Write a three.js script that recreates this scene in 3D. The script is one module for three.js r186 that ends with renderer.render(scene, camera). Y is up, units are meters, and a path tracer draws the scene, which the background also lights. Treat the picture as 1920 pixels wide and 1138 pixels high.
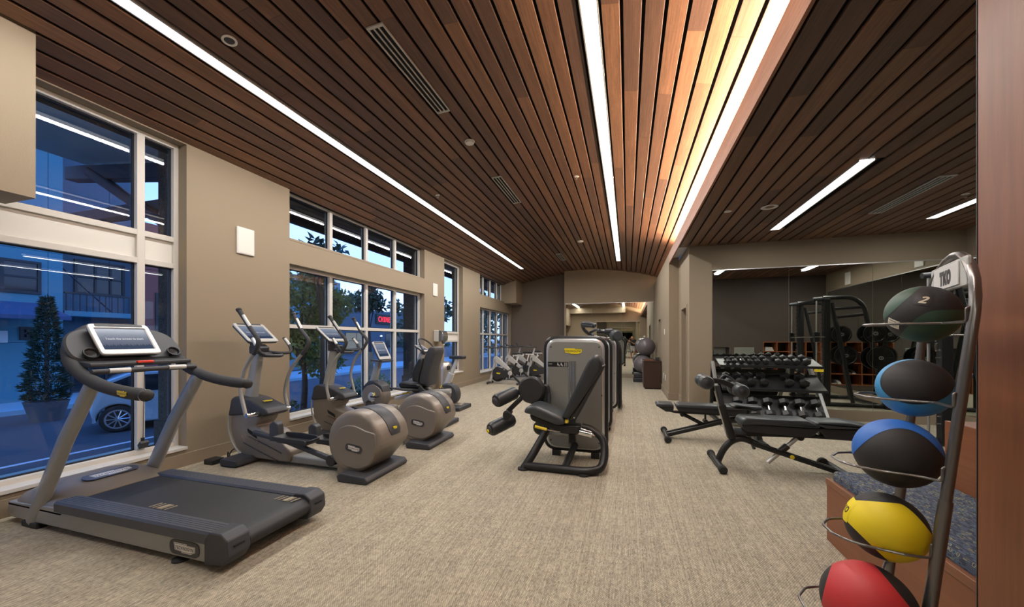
import * as THREE from 'three';
import { RoundedBoxGeometry } from 'three/addons/geometries/RoundedBoxGeometry.js';
import { mergeGeometries, mergeVertices, toCreasedNormals } from 'three/addons/utils/BufferGeometryUtils.js';
import { RectAreaLightUniformsLib } from 'three/addons/lights/RectAreaLightUniformsLib.js';
import { MarchingCubes } from 'three/addons/objects/MarchingCubes.js';

// ───────── camera, sky, lights, exposure ─────────
const scene = new THREE.Scene();
const camera = new THREE.PerspectiveCamera(2 * Math.atan(637 / 715) * 180 / Math.PI, 1920 / 1274, 0.02, 300);
camera.setViewOffset(1920, 1274, 0, 0, 1920, 1138);       // level lens, the frame shifted up as in the photograph
camera.position.set(0, 1.45, 0);
camera.rotation.y = Math.atan(217 / 715);
scene.add(camera);
const renderer = new THREE.WebGLRenderer({ antialias: true });
renderer.toneMapping = THREE.LinearToneMapping;
renderer.toneMappingExposure = 1.3;
renderer.shadowMap.enabled = true;
RectAreaLightUniformsLib.init();

const COOL = new THREE.Color(1.0, 0.97, 0.925), WARM = new THREE.Color(1.0, 0.74, 0.53);
const STRIP_POWER = 46, ALCOVE_POWER = 31, COVE_POWER = 340;
function areaLight(color, power, w, h, pos, target) {
  const l = new THREE.RectAreaLight(color, power, w, h);
  const z = new THREE.Vector3(...pos).sub(new THREE.Vector3(...target)).normalize(), y = new THREE.Vector3(0, 0, -1);   // the long side runs along the room
  l.quaternion.setFromRotationMatrix(new THREE.Matrix4().makeBasis(new THREE.Vector3().crossVectors(y, z), y, z));
  l.position.set(...pos); scene.add(l); return l;
}
areaLight(COOL, STRIP_POWER, 0.11, 13.2, [-3.71, 3.985, -6.82], [-3.65, 0, -6.82]);   // left ceiling strip
areaLight(COOL, STRIP_POWER, 0.11, 13.2, [-0.30, 4.005, -6.82], [-0.50, 0, -6.82]);   // right ceiling strip
areaLight(COOL, ALCOVE_POWER, 0.11, 2.55, [2.35, 3.255, -6.09], [2.35, 0, -6.09]);    // alcove lamps
areaLight(COOL, ALCOVE_POWER, 0.11, 2.55, [4.40, 3.255, -6.09], [4.40, 0, -6.09]);
areaLight(WARM, COVE_POWER, 0.06, 15.5, [1.16, 3.47, -7.4], [0.98, 4.2, -7.4]);       // warm light in the cove

// dusk sky: pale at the horizon, deep blue overhead, with soft cloud streaks
function hash(x, y, s) { let h = (x * 374761393 + y * 668265263 + s * 1442695041) | 0; h = Math.imul(h ^ (h >>> 13), 1274126177); h ^= h >>> 16; return (h >>> 0) / 4294967296; }
function noise(x, y, px, py, s) {
  const xi = Math.floor(x), yi = Math.floor(y), fx = x - xi, fy = y - yi, u = fx * fx * (3 - 2 * fx), v = fy * fy * (3 - 2 * fy);
  const m = (a, p) => ((a % p) + p) % p, x0 = m(xi, px), x1 = m(xi + 1, px), y0 = m(yi, py), y1 = m(yi + 1, py);
  return (hash(x0, y0, s) * (1 - u) + hash(x1, y0, s) * u) * (1 - v) + (hash(x0, y1, s) * (1 - u) + hash(x1, y1, s) * u) * v;
}
{
  const W = 512, H = 256, data = new Float32Array(W * H * 4);
  for (let j = 0; j < H; j++) for (let i = 0; i < W; i++) {
    const el = (j + 0.5) / H * 180 - 90, t = Math.min(1, Math.max(0, el / 75)), k = Math.pow(t, 0.55);
    let r = 0.85 * (1 - k) + 0.01 * k, g = 1.15 * (1 - k) + 0.36 * k, b = 1.9 * (1 - k) + 1.60 * k;
    if (el > 0) {
      const c = noise(i / 512 * 14, j / 256 * 40, 14, 999, 3) * 0.6 + noise(i / 512 * 34, j / 256 * 90, 34, 999, 4) * 0.4;
      const a = Math.max(0, c - 0.42) * 1.3 * Math.exp(-el / 40);
      r += a * 0.9; g += a * 0.95; b += a * 0.9;
    } else { r = 0.05; g = 0.14; b = 0.42; }
    const o = (j * W + i) * 4; data[o] = r; data[o + 1] = g; data[o + 2] = b; data[o + 3] = 1;
  }
  const sky = new THREE.DataTexture(data, W, H, THREE.RGBAFormat, THREE.FloatType);
  sky.mapping = THREE.EquirectangularReflectionMapping; sky.magFilter = THREE.LinearFilter; sky.wrapS = THREE.RepeatWrapping; sky.needsUpdate = true;
  scene.background = sky;
}

// ───────── helpers ─────────
let seed = 7;
const rnd = () => { seed = (Math.imul(seed, 1664525) + 1013904223) >>> 0; return seed / 4294967296; };
const rr = (a, b) => a + (b - a) * rnd();
let OX = 0, OD = 0, OY = 0;                                  // origin of the thing being built (x, depth)
const at = (x, d, y = 0) => { OX = x; OD = d; OY = y; };
const P = (x, y, d) => new THREE.Vector3(x - OX, y - OY, -(d - OD));   // x to the right, y up, d into the room
const used = {};
function numbered(n) { const k = used[n] = (used[n] ?? -1) + 1; return k ? n + '_' + String(k).padStart(3, '0') : n; }
function clean(g) {
  let q = g.index ? g.toNonIndexed() : g;
  for (const k of Object.keys(q.attributes)) if (!['position', 'normal', 'uv'].includes(k)) q.deleteAttribute(k);
  if (!q.attributes.uv) q.setAttribute('uv', new THREE.BufferAttribute(new Float32Array(q.attributes.position.count * 2), 2));
  q.morphAttributes = {}; q.groups.length = 0; return q;
}
const join = (gs) => Array.isArray(gs) ? (gs.length === 1 ? clean(gs[0]) : mergeGeometries(gs.map(clean))) : gs;
function mesh(name, gs, mat, parent) {
  const m = new THREE.Mesh(join(gs), mat); m.castShadow = m.receiveShadow = true;
  m.name = parent ? name : numbered(name);
  (parent ?? scene).add(m); return m;
}
function tag(o, label, category, group) { o.userData.label = label; o.userData.category = category; if (group) o.userData.group = group; return o; }
function thing(name, label, category, group) {
  const g = new THREE.Group(); g.name = numbered(name); g.position.set(OX, OY, -OD); scene.add(g);
  return tag(g, label, category, group);
}
function struct(name, gs, mat) { const m = mesh(name, gs, mat); m.userData.kind = 'structure'; return m; }
function stuff(m) { m.userData.kind = 'stuff'; return m; }
function copyOf(o, x, d, label, group, y = 0) {
  const c = o.clone(); c.name = numbered(o.name.replace(/_\d{3}$/, '')); c.position.set(x, y, -d); scene.add(c);
  c.userData = { ...o.userData, label }; if (group) c.userData.group = group; return c;
}
// uv in metres from the dominant direction of each face
function boxUV(g, along = 'z') {
  g = clean(g); const p = g.attributes.position, n = g.attributes.normal, uv = g.attributes.uv;
  for (let i = 0; i < p.count; i++) {
    const ax = Math.abs(n.getX(i)), ay = Math.abs(n.getY(i)), az = Math.abs(n.getZ(i)), x = p.getX(i), y = p.getY(i), z = p.getZ(i);
    let u, v;
    if (ay >= ax && ay >= az) { u = x; v = z; } else if (ax >= az) { u = z; v = y; } else { u = x; v = y; }
    if (along === 'z') { if (ay >= ax && ay >= az) { u = z; v = x; } }
    if (along === 'y') { if (!(ay >= ax && ay >= az)) { const t = u; u = v; v = t; } }
    uv.setXY(i, u, v);
  }
  return g;
}
function bx(x0, x1, y0, y1, d0, d1, r = 0.004) {
  const w = x1 - x0, h = y1 - y0, l = d1 - d0, q = Math.min(r, w / 2.05, h / 2.05, l / 2.05);
  const g = q > 0 ? new RoundedBoxGeometry(w, h, l, q > 0.012 ? 3 : 1, q) : new THREE.BoxGeometry(w, h, l);
  const c = P((x0 + x1) / 2, (y0 + y1) / 2, (d0 + d1) / 2); g.translate(c.x, c.y, c.z); return g;
}
function shapeOf(pts, r = 0, holes) {                         // polygon with rounded corners
  const s = new THREE.Shape(); path(s, pts, r);
  for (const h of holes ?? []) { const q = new THREE.Path(); path(q, h.pts, h.r ?? 0); s.holes.push(q); }
  return s;
}
function path(s, pts, r) {
  const n = pts.length;
  for (let i = 0; i < n; i++) {
    const a = pts[(i + n - 1) % n], b = pts[i], c = pts[(i + 1) % n], q = b[2] ?? r;
    const la = Math.hypot(a[0] - b[0], a[1] - b[1]), lc = Math.hypot(c[0] - b[0], c[1] - b[1]), k = Math.min(q, la * 0.49, lc * 0.49);
    const p = [b[0] + (a[0] - b[0]) / la * k, b[1] + (a[1] - b[1]) / la * k], e = [b[0] + (c[0] - b[0]) / lc * k, b[1] + (c[1] - b[1]) / lc * k];
    if (i === 0) s.moveTo(...p); else s.lineTo(...p);
    if (k > 1e-6) s.quadraticCurveTo(b[0], b[1], e[0], e[1]);
  }
  s.closePath();
}
function extrude(shape, depth, bev, seg = 6) {
  const g = new THREE.ExtrudeGeometry(shape, { depth: Math.max(1e-4, depth - 2 * bev), bevelEnabled: bev > 0, bevelSize: bev, bevelThickness: bev, bevelOffset: -bev, bevelSegments: bev > 0.012 ? 3 : 1, curveSegments: seg });
  g.translate(0, 0, bev); return bev > 0 ? toCreasedNormals(g, 0.7) : toCreasedNormals(g, 0.5);
}
// profile in (x, y) between depths d0 and d1
function ex(pts, d0, d1, { r = 0, bev = 0.004, seg = 6, holes } = {}) {
  const f = (p) => [p[0] - OX, p[1] - OY, p[2]], g = extrude(shapeOf(pts.map(f), r, holes?.map((h) => ({ pts: h.pts.map(f), r: h.r }))), d1 - d0, bev, seg);
  g.translate(0, 0, -(d1 - OD)); return g;
}
// profile in (d, y) between x0 and x1
function exX(pts, x0, x1, { r = 0, bev = 0.004, seg = 6, holes } = {}) {
  const f = (p) => [p[0] - OD, p[1] - OY, p[2]], g = extrude(shapeOf(pts.map(f), r, holes?.map((h) => ({ pts: h.pts.map(f), r: h.r }))), x1 - x0, bev, seg);
  g.rotateY(Math.PI / 2); g.translate(x0 - OX, 0, 0); return g;
}
// profile in (x, d) between heights y0 and y1
function exY(pts, y0, y1, { r = 0, bev = 0.004, seg = 6 } = {}) {
  const g = extrude(shapeOf(pts.map((p) => [p[0] - OX, p[1] - OD, p[2]]), r), y1 - y0, bev, seg);
  g.rotateX(-Math.PI / 2); g.translate(0, y0 - OY, 0); return g;
}
function roundedPath(pts, bend, n = 5) {
  if (!bend) return pts;
  const out = [pts[0]];
  for (let i = 1; i < pts.length - 1; i++) {
    const a = pts[i - 1], b = pts[i], c = pts[i + 1], k = Math.min(bend, a.distanceTo(b) * 0.48, b.distanceTo(c) * 0.48);
    const p = b.clone().addScaledVector(a.clone().sub(b).normalize(), k), q = b.clone().addScaledVector(c.clone().sub(b).normalize(), k);
    for (let j = 0; j <= n; j++) { const t = j / n, u = 1 - t; out.push(p.clone().multiplyScalar(u * u).addScaledVector(b, 2 * u * t).addScaledVector(q, t * t)); }
  }
  out.push(pts[pts.length - 1]); return out;
}
const circle = (r, n = 10, ry = r) => Array.from({ length: n }, (_, i) => [Math.cos(i / n * 2 * Math.PI) * r, Math.sin(i / n * 2 * Math.PI) * ry]);
function rrect(w, h, r, n = 3) {
  const o = []; for (let q = 0; q < 4; q++) { const cx = (q === 0 || q === 3 ? 1 : -1) * (w / 2 - r), cy = (q < 2 ? 1 : -1) * (h / 2 - r);
    for (let i = 0; i <= n; i++) { const a = (q + i / n) * Math.PI / 2; o.push([cx + Math.cos(a) * r, cy + Math.sin(a) * r]); } } return o;
}
// a profile carried along a path; a = across (up × direction), b = up
function sweep(pts, prof, { up = null, scale = null, closed = false, bend = 0, crease = 0.9 } = {}) {
  pts = roundedPath(pts, bend); const n = pts.length, m = prof.length, pos = [], idx = [];
  let N = null;
  const T = pts.map((p, i) => { const a = closed ? pts[(i + n - 1) % n] : pts[Math.max(0, i - 1)], b = closed ? pts[(i + 1) % n] : pts[Math.min(n - 1, i + 1)]; return b.clone().sub(a).normalize(); });
  for (let i = 0; i < n; i++) {
    const t = T[i];
    if (up) { N = up.clone().addScaledVector(t, -up.dot(t)).normalize(); }
    else if (!N) { N = Math.abs(t.y) < 0.9 ? new THREE.Vector3(0, 1, 0) : new THREE.Vector3(1, 0, 0); N.addScaledVector(t, -N.dot(t)).normalize(); }
    else { N = N.clone().addScaledVector(t, -N.dot(t)).normalize(); }
    const B = new THREE.Vector3().crossVectors(t, N), s = scale ? scale(n > 1 ? i / (n - 1) : 0) : 1, sa = Array.isArray(s) ? s[0] : s, sb = Array.isArray(s) ? s[1] : s;
    for (const [a, b] of prof) pos.push(pts[i].x + B.x * a * sa + N.x * b * sb, pts[i].y + B.y * a * sa + N.y * b * sb, pts[i].z + B.z * a * sa + N.z * b * sb);
  }
  const rings = closed ? n : n - 1;
  for (let i = 0; i < rings; i++) for (let j = 0; j < m; j++) { const a = i * m + j, b = i * m + (j + 1) % m, c = ((i + 1) % n) * m + j, d = ((i + 1) % n) * m + (j + 1) % m; idx.push(a, b, c, b, d, c); }
  if (!closed) for (const [i, flip] of [[0, true], [n - 1, false]]) {
    const k = pos.length / 3; pos.push(pts[i].x, pts[i].y, pts[i].z);
    for (let j = 0; j < m; j++) { const a = i * m + j, b = i * m + (j + 1) % m; flip ? idx.push(k, b, a) : idx.push(k, a, b); }
  }
  const g = new THREE.BufferGeometry(); g.setAttribute('position', new THREE.Float32BufferAttribute(pos, 3)); g.setIndex(idx);
  return toCreasedNormals(g, crease);
}
const tube = (pts, r, o = {}) => sweep(pts, circle(r, o.n ?? 10), { crease: 0.8, ...o });
const rod = (a, b, r, n = 10) => tube([a, b], r, { n });
function spline(pts, n = 24, closed = false) { return new THREE.CatmullRomCurve3(pts, closed, 'centripetal').getPoints(n); }
function turned(profile, a, b, n = 20) {                      // profile [[radius, along]...] turned about the line a → b
  const g = new THREE.LatheGeometry(profile.map((p) => new THREE.Vector2(Math.max(p[0], 1e-4), p[1])), n);
  const dir = b.clone().sub(a).normalize(); g.applyQuaternion(new THREE.Quaternion().setFromUnitVectors(new THREE.Vector3(0, 1, 0), dir)); g.translate(a.x, a.y, a.z);
  return toCreasedNormals(g, 0.7);
}
const drum = (c, dir, r, len, bev = 0.008, n = 24) => { const a = c.clone().addScaledVector(dir, -len / 2); return turned([[0, 0], [r - bev, 0], [r, bev], [r, len - bev], [r - bev, len], [0, len]], a, a.clone().add(dir), n); };
const XD = new THREE.Vector3(1, 0, 0), YD = new THREE.Vector3(0, 1, 0), ZD = new THREE.Vector3(0, 0, 1);
// a slab standing on a tilted plane: centre, right and up vectors
function onPlane(g, c, right, upv) {
  const n = new THREE.Vector3().crossVectors(right, upv).normalize(), u = new THREE.Vector3().crossVectors(n, right).normalize();
  g.applyMatrix4(new THREE.Matrix4().makeBasis(right.clone().normalize(), u, n).setPosition(c)); return g;
}
const slab = (w, h, t, r, bev = 0.003) => extrude(shapeOf([[-w / 2, -h / 2], [w / 2, -h / 2], [w / 2, h / 2], [-w / 2, h / 2]], r), t, bev);

// ───────── textures and materials ─────────
function dataTex(w, h, fn, srgb = true, rx = 1, ry = 1) {
  const d = new Uint8Array(w * h * 4);
  for (let j = 0; j < h; j++) for (let i = 0; i < w; i++) { const c = fn(i / w, j / h), o = (j * w + i) * 4; for (let k = 0; k < 3; k++) d[o + k] = Math.max(0, Math.min(255, c[k] * 255)); d[o + 3] = 255; }
  const t = new THREE.DataTexture(d, w, h); t.wrapS = t.wrapT = THREE.RepeatWrapping; t.magFilter = THREE.LinearFilter; t.minFilter = THREE.LinearMipmapLinearFilter; t.generateMipmaps = true;
  if (srgb) t.colorSpace = THREE.SRGBColorSpace; t.repeat.set(rx, ry); t.needsUpdate = true; return t;
}
const lin = (r, g, b) => new THREE.Color().setRGB(r, g, b);
const hex = (h) => new THREE.Color(h);
const std = (color, roughness = 0.6, metalness = 0, more = {}) => new THREE.MeshStandardMaterial({ color, roughness, metalness, ...more });
const phys = (color, roughness = 0.5, metalness = 0, more = {}) => new THREE.MeshPhysicalMaterial({ color, roughness, metalness, ...more });

const woodTex = dataTex(1024, 256, (u, v) => {               // grain runs along u; the picture is 2.4 m by 0.6 m
  const wob = (noise(u * 5, v * 4, 5, 4, 11) - 0.5) * 0.02;
  const f = noise(u * 10, (v + wob) * 110, 10, 110, 12), q = noise(u * 40, (v + wob) * 240, 40, 240, 13), l = noise(u * 4, v * 10, 4, 10, 14), k = noise(u * 120, v * 60, 120, 60, 15);
  const t = 0.80 + 0.12 * (l - 0.5) + 0.16 * (f - 0.5) + 0.10 * (q - 0.5) + 0.04 * (k - 0.5);
  return [t * 1.02, t * 0.99, t * 0.97];
}, true, 1 / 2.4, 1 / 0.6);
const cherryTex = dataTex(1024, 256, (u, v) => {
  const f = noise(u * 6, v * 40, 6, 40, 21), q = noise(u * 30, v * 200, 30, 200, 22), l = noise(u * 3, v * 6, 3, 6, 23);
  const t = 0.92 + 0.08 * (l - 0.5) + 0.07 * (f - 0.5) + 0.05 * (q - 0.5);
  return [t, t * 0.99, t * 0.98];
}, true, 1 / 2.4, 1 / 0.6);
const carpetFn = (bump) => (u, v) => {                        // woven flat carpet, 0.64 m square
  const nx = 36, ny = 96, j = Math.floor(v * ny), s = (j % 2) * 0.5, x = u * nx + s, i = Math.floor(x) % nx, fx = x - Math.floor(x), fy = v * ny - j;
  const gap = Math.min(1, Math.min(fx, 1 - fx) * 5) * Math.min(1, Math.min(fy, 1 - fy) * 7);
  const tone = hash(i, j, 31), col = noise(u * 30, v * 8, 30, 8, 33), row = noise(u * 4, v * 110, 4, 110, 34);
  if (bump) return [gap * (0.75 + tone * 0.25), 0, 0].map((_, k, a) => a[0]);
  let t = 0.695 + 0.13 * (tone - 0.5) + 0.05 * (col - 0.5) + 0.12 * (row - 0.5); if (tone > 0.86) t -= 0.15; t *= 0.70 + 0.30 * gap;
  return [t * 1.03, t * 0.97, t * 0.85];
};
const carpetTex = dataTex(1024, 1024, carpetFn(false), true, 1 / 0.64, 1 / 0.64), carpetBump = dataTex(512, 512, carpetFn(true), false, 1 / 0.64, 1 / 0.64);
const paintBump = dataTex(256, 256, (u, v) => { const t = 0.5 * noise(u * 64, v * 64, 64, 64, 41) + 0.5 * noise(u * 128, v * 128, 128, 128, 42); return [t, t, t]; }, false, 2, 2);
const foamBump = dataTex(128, 128, (u, v) => { const t = hash(Math.floor(u * 128), Math.floor(v * 128), 51); return [t, t, t]; }, false, 10, 10);
const navyTex = dataTex(512, 512, (u, v) => {                 // upholstery: navy with dashes and little rings, 0.5 m square
  let c = [0.17, 0.19, 0.25]; const n = hash(Math.floor(u * 256), Math.floor(v * 256), 61) * 0.05; c = c.map((k) => k + n);
  const j = Math.floor(v * 60), i = Math.floor(u * 26 + hash(0, j, 62) * 9), t = hash(((i % 26) + 26) % 26, j, 63);
  if (v * 60 - j > 0.35 && t > 0.4) { const m = t > 0.93 ? [0.62, 0.58, 0.40] : [0.36, 0.41, 0.50]; c = c.map((k, q) => k * 0.25 + m[q] * 0.75); }
  const gx = u * 24, gy = v * 24, ci = Math.floor(gx), cj = Math.floor(gy), on = hash(ci, cj, 64);
  if (on > 0.7) { const r = Math.hypot(gx - ci - 0.5, gy - cj - 0.5), R = 0.22 + on * 0.18; if (Math.abs(r - R) < 0.07) c = on > 0.85 ? [0.60, 0.58, 0.42] : [0.34, 0.46, 0.50]; }
  return c;
}, true, 2, 2);
const stoneTex = dataTex(256, 256, (u, v) => { const t = 0.45 + 0.25 * noise(u * 60, v * 60, 60, 60, 71) + 0.2 * hash(Math.floor(u * 256), Math.floor(v * 256), 72); return [t, t * 0.97, t * 0.93]; }, true, 1, 1);

const M = {
  paint: std(lin(0.272, 0.216, 0.148), 0.75, 0, { bumpMap: paintBump, bumpScale: 0.0006 }),
  accentPaint: std(lin(0.150, 0.116, 0.090), 0.7, 0, { bumpMap: paintBump, bumpScale: 0.0006 }),
  darkPaint: std(lin(0.070, 0.052, 0.042), 0.6, 0, { bumpMap: paintBump, bumpScale: 0.0006 }),
  trim: std(lin(0.27, 0.212, 0.15), 0.55),
  carpet: std(hex('#ffffff'), 0.95, 0, { map: carpetTex, bumpMap: carpetBump, bumpScale: 0.003 }),
  black: std(lin(0.004, 0.004, 0.004), 0.9),
  mirror: std(lin(0.78, 0.80, 0.74), 0.015, 1),
  mirrorEdge: std(lin(0.45, 0.50, 0.46), 0.25, 0.6),
  frameWhite: std(lin(0.60, 0.58, 0.54), 0.45),
  panelWhite: std(lin(0.70, 0.68, 0.63), 0.5),
  glass: phys(lin(0.80, 0.90, 0.94), 0.0, 0, { transmission: 1, thickness: 0, ior: 1.5 }),
  gasket: std(lin(0.01, 0.011, 0.014), 0.6),
  white: std(lin(0.72, 0.72, 0.70), 0.45),
  vent: std(lin(0.50, 0.51, 0.49), 0.45),
  lampFace: std(lin(0.8, 0.8, 0.8), 0.5, 0, { emissive: COOL.clone(), emissiveIntensity: 2.2 }),
  coveFace: std(lin(0.8, 0.7, 0.6), 0.5, 0, { emissive: WARM.clone(), emissiveIntensity: 3.0 }),
  alu: std(lin(0.55, 0.55, 0.54), 0.35, 0.8),
  fascia: std(lin(0.42, 0.20, 0.11), 0.5, 0, { map: woodTex }),
  cherry: phys(lin(0.245, 0.086, 0.034), 0.42, 0, { map: cherryTex, clearcoat: 0.08, clearcoatRoughness: 0.3 }),
  cherryEdge: std(lin(0.25, 0.10, 0.045), 0.4, 0, { map: cherryTex }),
  espresso: std(lin(0.045, 0.019, 0.012), 0.4, 0, { map: cherryTex }),
  navy: std(hex('#ffffff'), 0.9, 0, { map: navyTex, bumpMap: foamBump, bumpScale: 0.0008 }),
  graphite: std(lin(0.036, 0.038, 0.045), 0.5),
  graphiteSoft: std(lin(0.038, 0.039, 0.044), 0.75, 0, { bumpMap: foamBump, bumpScale: 0.0004 }),
  railDark: std(lin(0.060, 0.066, 0.080), 0.42),
  belt: std(lin(0.020, 0.021, 0.024), 0.55, 0, { bumpMap: foamBump, bumpScale: 0.0004 }),
  silver: std(lin(0.33, 0.335, 0.32), 0.38, 0.25),
  silverLight: std(lin(0.52, 0.52, 0.51), 0.32, 0.35),
  taupe: std(lin(0.215, 0.187, 0.158), 0.40, 0.25),
  chrome: std(lin(0.78, 0.78, 0.78), 0.14, 1),
  steel: std(lin(0.60, 0.59, 0.57), 0.32, 0.95),
  rackSteel: std(lin(0.20, 0.19, 0.185), 0.32, 0.85),
  blackMetal: std(lin(0.016, 0.016, 0.017), 0.38, 0.2),
  blackPlastic: std(lin(0.018, 0.018, 0.020), 0.5),
  vinyl: phys(lin(0.022, 0.025, 0.028), 0.42, 0, { sheen: 0.3, sheenRoughness: 0.5 }),
  vinylGrey: phys(lin(0.036, 0.042, 0.046), 0.40, 0, { sheen: 0.3, sheenRoughness: 0.5 }),
  rubber: std(lin(0.017, 0.017, 0.017), 0.8),
  yellow: std(lin(0.75, 0.56, 0.02), 0.45),
  red: std(lin(0.75, 0.05, 0.025), 0.45),
  shroud: std(lin(0.25, 0.25, 0.24), 0.38, 0.3),
  shroudEdge: std(lin(0.60, 0.61, 0.62), 0.28, 0.7),
  smoked: phys(lin(0.10, 0.105, 0.10), 0.12, 0.1, { clearcoat: 1, clearcoatRoughness: 0.05 }),
  ball: std(lin(0.115, 0.100, 0.105), 0.36),
  paper: std(lin(0.65, 0.63, 0.60), 0.8),
};
const WOODS = [[0.225, 0.120, 0.071], [0.265, 0.141, 0.081], [0.190, 0.102, 0.064], [0.295, 0.157, 0.088], [0.160, 0.089, 0.060], [0.242, 0.125, 0.071]].map((c) => std(lin(...c), 0.48, 0, { map: woodTex }));

// flat print: logo tags, screens, numbers
function print(w, h, draw) {
  const c = document.createElement('canvas'); c.width = w; c.height = h; const g = c.getContext('2d'); draw(g, w, h);
  const t = new THREE.CanvasTexture(c); t.colorSpace = THREE.SRGBColorSpace; return t;
}
function tagShape(g, x, y, w, h) { g.beginPath(); g.moveTo(x, y); g.lineTo(x + w * 0.62, y); g.lineTo(x + w * 0.62, y + h * 0.13); g.lineTo(x + w, y + h * 0.13); g.lineTo(x + w, y + h * 0.72); g.lineTo(x + w * 0.88, y + h * 0.86); g.lineTo(x + w * 0.80, y + h); g.lineTo(x + w * 0.36, y + h); g.lineTo(x + w * 0.36, y + h * 0.86); g.lineTo(x + w * 0.06, y + h * 0.80); g.closePath(); }
function word(g, s, x, y, size, width, font = 'bold ' + size + 'px sans-serif') { g.font = font; g.textAlign = 'center'; g.textBaseline = 'middle'; g.fillText(s, x, y, width); }
const darkTag = print(512, 176, (g, w, h) => {
  g.fillStyle = '#3a393b'; g.fillRect(0, 0, w, h); g.fillStyle = '#d8d5d0'; tagShape(g, 74, 34, 370, 112); g.fill(); g.fillStyle = '#242326'; tagShape(g, 82, 42, 354, 96); g.fill(); g.fillStyle = '#d8d5d0'; tagShape(g, 88, 47, 342, 86); g.fill();
  g.fillStyle = '#1c1b1d'; word(g, 'TECHNOGYM', 262, 90, 54, 316);
});
const yellowTag = print(512, 176, (g, w, h) => { g.fillStyle = '#e6d21e'; g.fillRect(0, 0, w, h); g.lineWidth = 8; g.strokeStyle = '#201c06'; tagShape(g, 18, 14, 476, 148); g.stroke(); g.fillStyle = '#1a1804'; word(g, 'TECHNOGYM', 256, 88, 74, 420); });
const M_darkTag = std(hex('#ffffff'), 0.35, 0, { map: darkTag }), M_yellowTag = std(hex('#ffffff'), 0.4, 0, { map: yellowTag });
function printed(w, h, pts, r, t = 0.004) {                   // thin plate whose print fills its w × h box
  const g = clean(extrude(shapeOf(pts, r), t, 0)); const p = g.attributes.position, uv = g.attributes.uv;
  for (let i = 0; i < p.count; i++) uv.setXY(i, p.getX(i) / w + 0.5, p.getY(i) / h + 0.5); return g;
}
const pill = (w, h) => printed(w, h, [[-w / 2, -h / 2], [w / 2, -h / 2], [w / 2, h / 2], [-w / 2, h / 2]], h * 0.5);
const badge = (w, h) => printed(w, h, [[-0.46, 0.42], [0.12, 0.42], [0.14, 0.34], [0.46, 0.34], [0.46, -0.14], [0.36, -0.26], [0.30, -0.42], [-0.12, -0.42], [-0.14, -0.30], [-0.42, -0.24]].map(([x, y]) => [x * w, y * h]), 0);
const plate = (w, h, r = 0.002) => printed(w, h, [[-w / 2, -h / 2], [w / 2, -h / 2], [w / 2, h / 2], [-w / 2, h / 2]], r);
const FX = new THREE.Vector3(1, 0, 0), BZ = new THREE.Vector3(0, 0, -1);

// ───────── the room ─────────
const XL = -4.87, XW = -5.17, D0 = -0.75, DB = 15.35, DL = 16.0, XR = 0.95, XA = 5.4, DA = 8.3;
{
  const g = boxUV(bx(-5.2, 5.7, -0.12, 0, D0 - 0.2, 16.3, 0)); struct('floor', g, M.carpet);
}
// left wall: piers and beams round four window openings
const W = [ { n: 1, d0: 0.55, d1: 3.12, y0: 0.22, y1: 3.70 }, { n: 2, d0: 4.52, d1: 8.50, y0: 0.26, y1: 2.60 }, { n: 3, d0: 4.52, d1: 8.50, y0: 2.98, y1: 3.74 },
  { n: 4, d0: 9.58, d1: 10.82, y0: 0.49, y1: 3.70 }, { n: 5, d0: 12.25, d1: 15.85, y0: 0.32, y1: 2.58 }, { n: 6, d0: 12.25, d1: 14.95, y0: 3.02, y1: 3.76 } ];
{
  const top = 4.0, w = (a, b, y0, y1) => bx(XW, XL, y0, y1, a, b, 0);
  struct('wall_left', [ w(D0, 0.55, 0, top), w(0.55, 3.12, 0, 0.22), w(0.55, 3.12, 3.70, top), w(3.12, 4.52, 0, top), w(4.52, 8.5, 0, 0.26), w(4.52, 8.5, 2.60, 2.98), w(4.52, 8.5, 3.74, top),
    w(8.5, 9.58, 0, top), w(9.58, 10.82, 0, 0.49), w(9.58, 10.82, 3.70, top), w(10.82, 12.25, 0, top), w(12.25, 15.85, 0, 0.32), w(12.25, 15.85, 2.58, 3.02), w(12.25, 14.95, 3.76, top), w(14.95, 15.85, 3.02, top), w(15.85, 16.2, 0, top) ].map((g) => boxUV(g)), M.paint);
  struct('baseboard_left', [bx(XL, XL + 0.018, 0, 0.15, D0, 16.0, 0.004)], M.trim);
  for (const k of W) struct('window_sill', [bx(XW, XL + (k.y0 < 1 ? 0.025 : 0.004), k.y0 - 0.03, k.y0 + 0.004, k.d0 + 0.002, k.d1 - 0.002, 0.004)], k.y0 < 1 ? M.frameWhite : M.paint);
}
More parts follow.
